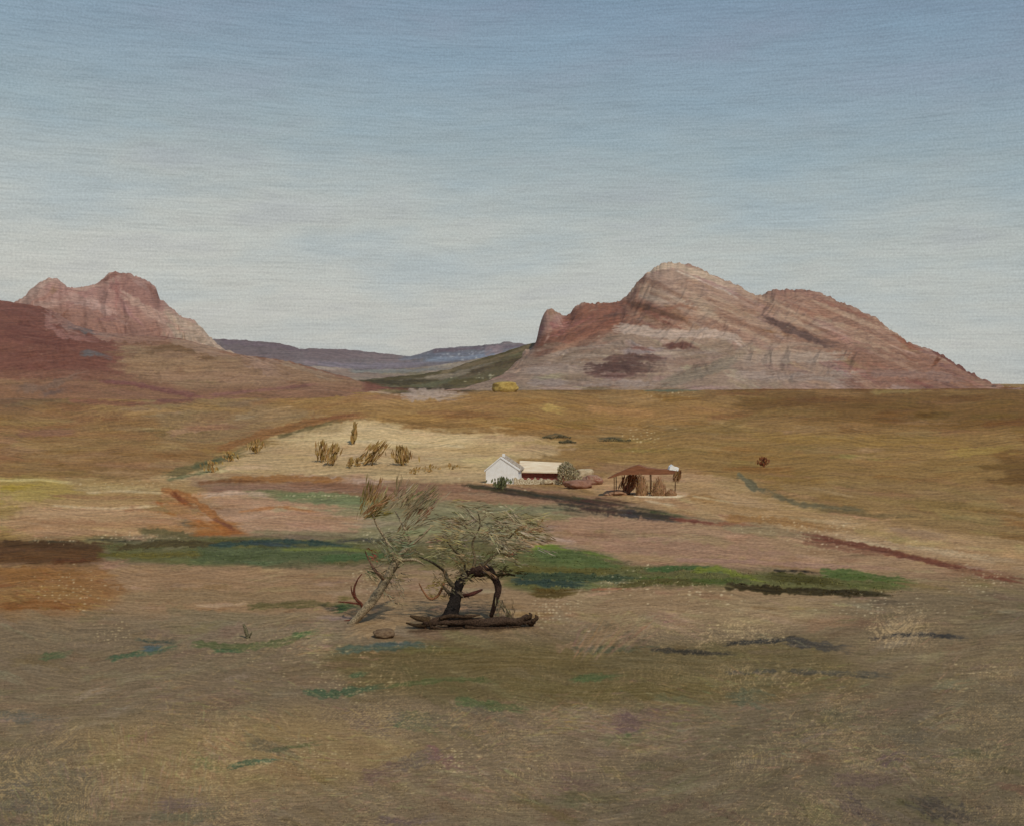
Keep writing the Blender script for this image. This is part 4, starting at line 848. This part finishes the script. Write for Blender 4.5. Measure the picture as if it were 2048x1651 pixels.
def leafball(name, px0, py0, px1, py1, cols, label, cat='bush', n=900, leaf=3.5, skew=0, flat=.5, group=None):
    cx = (px0+px1)/2; x, d, z = hit(cx, py1); u = d/F/2; w = (px1-px0)*u; h = (py1-py0)*u; base = Vector((x, d, z)); m = MB()
    for _ in range(n):
        t = random.random()**.8; r = math.sqrt(max(0, 1-t**1.6))*random.uniform(.55, 1)**.5; a = random.uniform(0, 2*math.pi)
        k = 1+.22*math.sin(a*3+t*5)
        q = Vector((math.cos(a)*r*w*.5*k+skew*w*(t-.3), math.sin(a)*r*w*.42, h*t*.96)); e = Vector((q.x*.8, q.y*.8, h*.5+random.uniform(-.3, .3)*h))+Vector((random.gauss(0, .3), random.gauss(0, .3), random.gauss(0, .3)))*h
        m.blade(q, e, leaf*u*random.uniform(.7, 1.6), leaf*.5*u, jc(random.choice(cols), 8))
    rn = MB.__new__(MB); m.tube([(0, 0, -.1*h), (0, 0, h*.6)], [w*.05, w*.02], 6, .1, (80, 66, 46))
    o = m.build(name, leafm); o.location = base; tag(o, label, cat, group); return o
leafball('grey_bush', 1112, 924, 1160, 968, [(158, 146, 114), (140, 130, 98), (168, 154, 124)], 'rounded grey green bush hiding the right end of the long farm building', n=1500, leaf=4, skew=-.1)
rock_ob('ochre_outcrop', 1010, 770, 50, 28, ((196, 166, 92), (150, 124, 66)), 'blocky ochre outcrop at the far edge of the plain, left foot of the mountain', 'rock', None, 22, .45)
for i, (a, lb) in enumerate([((1086, 867, 1142, 876), 'leftmost of three thin dark hedges out on the ochre plain'), ((1118, 877, 1152, 885), 'middle and lowest of three thin dark hedges on the plain'), ((1192, 873, 1262, 882), 'rightmost of three thin dark hedges, beside pale flecks of soil')]):
    x, d, z = hit((a[0]+a[2])/2, a[3]); u = d/F/2; m = MB(); Lh = (a[2]-a[0])*u
    for _ in range(420):
        t = random.uniform(-.5, .5); hh = (a[3]-a[1])*u*(.55+.4*math.sin(t*9+i))*(1-abs(t)*.9)
        m.blade((t*Lh, random.gauss(0, .7)+math.sin(t*5)*Lh*.1, random.random()*hh*.8), (random.gauss(0, 1), random.gauss(0, .6), .8), 2.6*u, 1.3*u, jc((84, 78, 58), 7))
    o = m.build('field_hedge', leafm); o.location = (x, d, z); tag(o, lb, 'hedge', 'thin hedges on the plain')

# ---- stones by the farm
rock_ob('boulder', 1158, 966, 56, 18, ((158, 118, 96), (128, 88, 68)), 'broad reddish brown boulder at the foot of the grey green bush', 'boulder', 'boulders by the farm', 5)
rock_ob('boulder', 1186, 958, 40, 22, ((168, 138, 112), (134, 82, 66)), 'rounded red and tan boulder right of the grey green bush', 'boulder', 'boulders by the farm', 8)
rock_ob('boulder', 1168, 946, 40, 24, ((204, 184, 150), (176, 156, 122)), 'pale cream sloping boulder against the grey green bush', 'boulder', 'boulders by the farm', 12)
rock_ob('boulder', 1232, 984, 50, 12, ((176, 140, 108), (152, 112, 84)), 'long flat pinkish boulder in front of the open shed', 'boulder', 'boulders by the farm', 15)
rock_ob('boulder', 1094, 962, 26, 12, ((196, 178, 144), (150, 126, 94)), 'small pale boulder at the end of the rubble wall', 'boulder', 'boulders by the farm', 19)

# ---- white farmhouse with its long low wing
plaster = mat('white_plaster', (250, 249, 243), (236, 232, 220), 1.6, (1, 1, 1), .9, 5, .15, (.4, .75))
rooft = mat('grey_brown_tile', (190, 176, 156), (150, 132, 112), 2.2, (1, .3, 3), .9, 4, .4)
cream = mat('cream_plaster', (240, 222, 190), (222, 196, 160), 1.2, (.4, 1, 3), .9, 4, .15)
redw = mat('oxblood_boards', (158, 92, 80), (128, 70, 60), 2.5, (1, 1, 4), .9, 4, .3)
x0, d0, z0 = hit(1004, 967); u = d0/F/2
hs = empty('farmhouse', (x0, d0, z0-.15), R(-10))
tag(hs, 'white farmhouse with steep gable and grey brown roof at the foot of the pale mound', 'house')
def local(m, name, material, parent, smooth=False):
    m.v = [v+Vector(parent.location) for v in m.v] if parent is not None else m.v
    return m.build(name, material, parent, smooth)
Wd, Hh_, Pk, Dp = 66*u, 30*u, 53*u, 4.6
m = MB(); m.prism([(-Wd/2, -.3), (Wd/2, -.3), (Wd/2, Hh_), (-Wd*.04, Pk), (-Wd/2, Hh_*.92)], 0, Dp); wl = local(m, 'wall', plaster, hs)
th = .16
m = MB()
for s_, xe, ze in ((-1, -Wd/2, Hh_*.92), (1, Wd/2, Hh_)):
    dx, dz = xe+Wd*.04, ze-Pk; L = math.hypot(dx, dz); ex, ez = dx/L, dz/L; k = L+.35
    a = (-Wd*.04, Pk+.004); b = (-Wd*.04+ex*k, Pk+ez*k)
    m.prism([a, b, (b[0], b[1]+th), (a[0], a[1]+th)] if s_ > 0 else [b, a, (a[0], a[1]+th), (b[0], b[1]+th)], .22, Dp+.3)
local(m, 'roof', rooft, hs)
m = MB()
for s_, xe, ze in ((-1, -Wd/2, Hh_*.92), (1, Wd/2, Hh_)):
    dx, dz = xe+Wd*.04, ze-Pk; L = math.hypot(dx, dz); ex, ez = dx/L, dz/L; k = L+.3
    a = (-Wd*.04, Pk+.02); b = (-Wd*.04+ex*k, Pk+.02+ez*k); q = .24
    m.prism([a, b, (b[0], b[1]+q), (a[0], a[1]+q)] if s_ > 0 else [b, a, (a[0], a[1]+q), (b[0], b[1]+q)], -.1, .215)
local(m, 'verge', plaster, hs)
m = MB(); m.box(-Wd*.07, Wd*.0, 2.2, 2.7, Pk-.15, Pk+.55); local(m, 'chimney', plaster, hs)

x1, d1, z1 = hit(1084, 960); d1 = d0+2.2; x1 = (1084/2-512)/F*d1; z1 = gz(x1, d1)
wg = empty('farm_wing', (x1, d1, z0-.15), R(-3))
tag(wg, 'long low farm building with cream roof over dark red wall, right of the white house', 'building')
zt = PX(1084, 924, d1+3).z-wg.location.z; ze = PX(1084, 944, d1).z-wg.location.z; L = 90*u
m = MB(); m.box(-L/2, L/2, .5, 4.5, -.3, ze-.01); local(m, 'wall', redw, wg)
m = MB(); m.poly([(-L/2-.2, -.1, ze), (L/2+.2, -.1, ze-.1), (L/2+.2, 4.8, zt-.3), (-L/2-.2, 4.8, zt), (-L/2-.2, -.1, ze+.18), (L/2+.2, -.1, ze+.1), (L/2+.2, 4.8, zt-.12), (-L/2-.2, 4.8, zt+.18)],
               [(0, 3, 2, 1), (4, 5, 6, 7), (0, 1, 5, 4), (1, 2, 6, 5), (2, 3, 7, 6), (3, 0, 4, 7)]); local(m, 'roof', cream, wg)
# rubble wall in front
rub = mat('limewashed_rubble', (226, 214, 184), (160, 138, 102), 4.5, (1, 1, 1.4), .95, 4, .8, (.4, .6))
x2 = (1074/2-512)/F*(d0-.5); bw = empty('rubble_wall', (x2, d0-.5, gz(x2, d0-.5)))
m = MB(); n = 26; L = 92*u; hgt = PX(1074, 953, d0-.5).z-bw.location.z
top = [(-L/2+L*i/n, max(.35, hgt*(.85+.25*math.sin(i*1.7)+random.uniform(-.12, .12))*(1-.35*i/n))) for i in range(n+1)]
for i in range(n):
    (xa, za), (xb, zb_) = top[i], top[i+1]; m.prism([(xa, -.4), (xb-.0, -.4), (xb-.0, zb_), (xa, za)], random.uniform(-.04, 0), .5)
o = local(m, 'stones', rub, bw); tag(bw, 'low crumbling limewashed rubble wall in front of the long farm building', 'wall')

# ---- open shed with hay cones
x0, d0, z0 = hit(1296, 991); u = d0/F/2
sd_ = empty('open_shed', (x0, d0+1.5, z0)); tag(sd_, 'open sided shed with a sagging red brown roof on thin posts, right of the farm', 'shed')
def SL(px, py, dy=0): return PX(px, py, d0+1.5+dy)
brn = mat('russet_thatch', (150, 102, 72), (118, 76, 54), 1.4, (.5, 1, 5), .95, 4, .6)
prof = [(1214, 956), (1228, 948), (1246, 940), (1262, 933), (1276, 929), (1292, 935), (1320, 938), (1346, 938), (1354, 941), (1350, 947), (1320, 948), (1290, 948), (1262, 948), (1240, 949), (1222, 955)]
m = MB(); A = [SL(*p) for p in prof]; B = [SL(p[0]+2, p[1]-2, 4) for p in prof]; n = len(prof)
m.v = A+B; m.c = [None]*(2*n); m.f = [tuple(range(n))[::-1], tuple(range(n, 2*n))]+[(i, (i+1) % n, (i+1) % n+n, i+n) for i in range(n)]
m.build('roof', brn, sd_)
post = mat('post_wood', (116, 84, 56), (84, 58, 40), 3, (1, 1, .3))
for px, dy in ((1228, .5), (1300, .5), (1350, .5), (1232, 3.6), (1302, 3.6), (1350, 3.6)):
    a = SL(px, 948, dy); m = MB(); m.tube([(a.x, a.y, z0-.3), (a.x+.03, a.y, (a.z+z0)/2), (a.x, a.y, a.z+.05)], [.07, .06, .06], 7, .08); m.build('post', post, sd_, True)
m = MB()
for _ in range(160):
    t = random.uniform(-1, 1); a = SL(1357+t*6, 938+random.random()*12, random.uniform(-.3, .6)); m.blade(a, (-.35+t*.1, 0, -1), random.uniform(8, 20)*u, 2*u, jc((134, 100, 66), 14))
m.build('hanging_thatch', leafm, sd_)
m = MB(); a = SL(1346, 937, .6); m.prism([(a.x-9*u, a.z-1*u), (a.x+9*u, a.z-3*u), (a.x+11*u, a.z+3*u), (a.x+3*u, a.z+5*u), (a.x-2*u, a.z+9*u), (a.x-7*u, a.z+5*u)], a.y-.6, a.y+.9); m.build('roof_cap', plaster, sd_)
hay = vcol_mat('old_hay', 1.1)
for (px0, py0, px1, py1, lb, ln_) in ((1273, 952, 1295, 990, 'tall narrow brown hay cone, left of three under the shed', .12), (1304, 957, 1331, 990, 'broad blunt brown hay cone, middle of three under the shed', -.05), (1331, 978, 1353, 990, 'smallest low brown hay cone, right of three under the shed', 0)):
    cx = (px0+px1)/2; x, d, z = hit(cx, py1); u = d/F/2; w = (px1-px0)*u; h = (py1-py0)*u; m = MB()
    rings = 9; nn = 20
    for i in range(rings+1):
        t = i/rings; r = w*.5*(1-t**1.9)**.75+.02
        for k in range(nn):
            a = 2*math.pi*k/nn; q = r*(1+random.uniform(-.08, .08)); m.v.append(Vector((q*math.cos(a)-ln_*w*2*(t-.2)*.6, q*math.sin(a), h*t))); m.c.append(jc((138, 104, 74), 6))
    for i in range(rings):
        for k in range(nn): m.f.append((i*nn+k, i*nn+(k+1) % nn, (i+1)*nn+(k+1) % nn, (i+1)*nn+k))
    m.f.append(tuple(rings*nn+k for k in range(nn)))
    for _ in range(220):
        t = random.random(); a = random.uniform(0, 6.28); r = w*.5*(1-t**1.9)**.75
        m.blade((r*math.cos(a)-ln_*w*2*(t-.2)*.6, r*math.sin(a), h*t), (math.cos(a)*.3, math.sin(a)*.3, random.choice((-1, 1))), h*.28, w*.05, jc((150, 114, 80), 14))
    o = m.build('hay_cone', hay); o.location = (x, d, z); tag(o, lb, 'haystack', 'hay cones under the open shed')

# ------------------------------------------------------------------ uncountable growth: dry grass and low herbage
def tufts(name, n, px0, py0, px1, py1, hmin, hmax, wid, label, lean=.5, per=3, bright=1.05, mask=None):
    px = rng.uniform(px0, px1, n*3); py = rng.uniform(py0, py1, n*3)
    if mask is not None:
        k = mask(px, py); px, py = px[k], py[k]
    px, py = px[:n], py[:n]; n = len(px)
    d = np.interp(py[:]/2, rr[::-1], dd[::-1]); x = (px/2-512)/F*d; z = ground_z(x, d)
    pjx = (512+F*x/d)*2; pjy = (YH+F*(CAMZ-z)/d)*2; col = srgb2lin(np.clip(G.sample(pjx, pjy)*bright, 5, 240))
    V = []; Fc = []; Cc = []
    for q in range(per):
        h = rng.uniform(hmin, hmax, n); w_ = rng.uniform(.6, 1.3, n)*wid; a = rng.uniform(0, np.pi, n); lx = rng.normal(0, lean, n)*h; ly = rng.normal(0, lean, n)*h
        ox = rng.normal(0, hmax*.5, n); oy = rng.normal(0, hmax*.5, n); ca, sa = np.cos(a)*w_, np.sin(a)*w_
        b = np.stack([x+ox, d+oy, z-.01], 1)
        tri = np.stack([b+np.stack([ca, sa, 0*ca], 1), b-np.stack([ca, sa, 0*ca], 1), b+np.stack([lx, ly, h], 1)], 1)
        V.append(tri.reshape(-1, 3)); Cc.append(np.repeat(col*rng.uniform(.86, 1.14, (n, 1)), 3, 0))
    V = np.concatenate(V); Cc = np.concatenate(Cc); nt = len(V)//3; me = bpy.data.meshes.new(name)
    me.vertices.add(len(V)); me.vertices.foreach_set('co', V.ravel()); me.loops.add(len(V)); me.loops.foreach_set('vertex_index', np.arange(len(V), dtype=np.int32))
    me.polygons.add(nt); me.polygons.foreach_set('loop_start', np.arange(0, len(V), 3, dtype=np.int32)); me.update(calc_edges=True)
    at = me.color_attributes.new('tint', 'FLOAT_COLOR', 'POINT'); at.data.foreach_set('color', np.concatenate([Cc, np.ones((len(Cc), 1))], 1).ravel().astype(np.float32))
    me.materials.append(vcol_mat(name+'_leaf', 1.1)); o = bpy.data.objects.new(name, me); C.objects.link(o); tag(o, label, 'grass', kind='stuff'); return o
tufts('dry_grass', 16000, -150, 1200, 2200, 1760, .02, .075, .006, 'sparse short dry grass over the near brown soil')
BL = [[(190, 1082), (420, 1076), (700, 1084), (1060, 1088), (1000, 1128), (700, 1124), (420, 1128), (230, 1116)],
      [(1060, 1092), (1160, 1096), (1250, 1130), (1500, 1138), (1700, 1144), (1830, 1165), (1790, 1188), (1640, 1190), (1450, 1176), (1240, 1178), (1100, 1192), (1020, 1168)]]
def inpoly(px, py):
    r = np.zeros(px.shape, bool)
    for P in BL:
        ins = np.zeros(px.shape, bool)
        for i in range(len(P)):
            xa, ya = P[i]; xb, yb = P[(i+1) % len(P)]
            if ya != yb: ins ^= ((ya > py) != (yb > py)) & (px < (xb-xa)*(py-ya)/(yb-ya)+xa)
        r |= ins
    return r
tufts('green_herbage', 2200, 190, 1076, 1840, 1200, .03, .09, .025, 'low green herbage in two long belts across the field', 1.0, 3, 1.2, inpoly)

# ------------------------------------------------------------------ the air over the plain
hz = bpy.data.materials.new('pale_air'); hz.use_nodes = True; hn = NT(hz.node_tree)
pv = hn.n('ShaderNodeVolumePrincipled'); pv.inputs['Color'].default_value = (.86, .90, .96, 1); pv.inputs['Density'].default_value = HAZE
pv.inputs['Anisotropy'].default_value = .2
hn.n('ShaderNodeOutputMaterial', i_Volume=pv.outputs[0])
m = MB(); m.box(-26000, 26000, -400, 14600, -60, 900); hb = m.build('haze', hz); tag(hb, 'thin pale air over the plain', 'haze', kind='stuff')
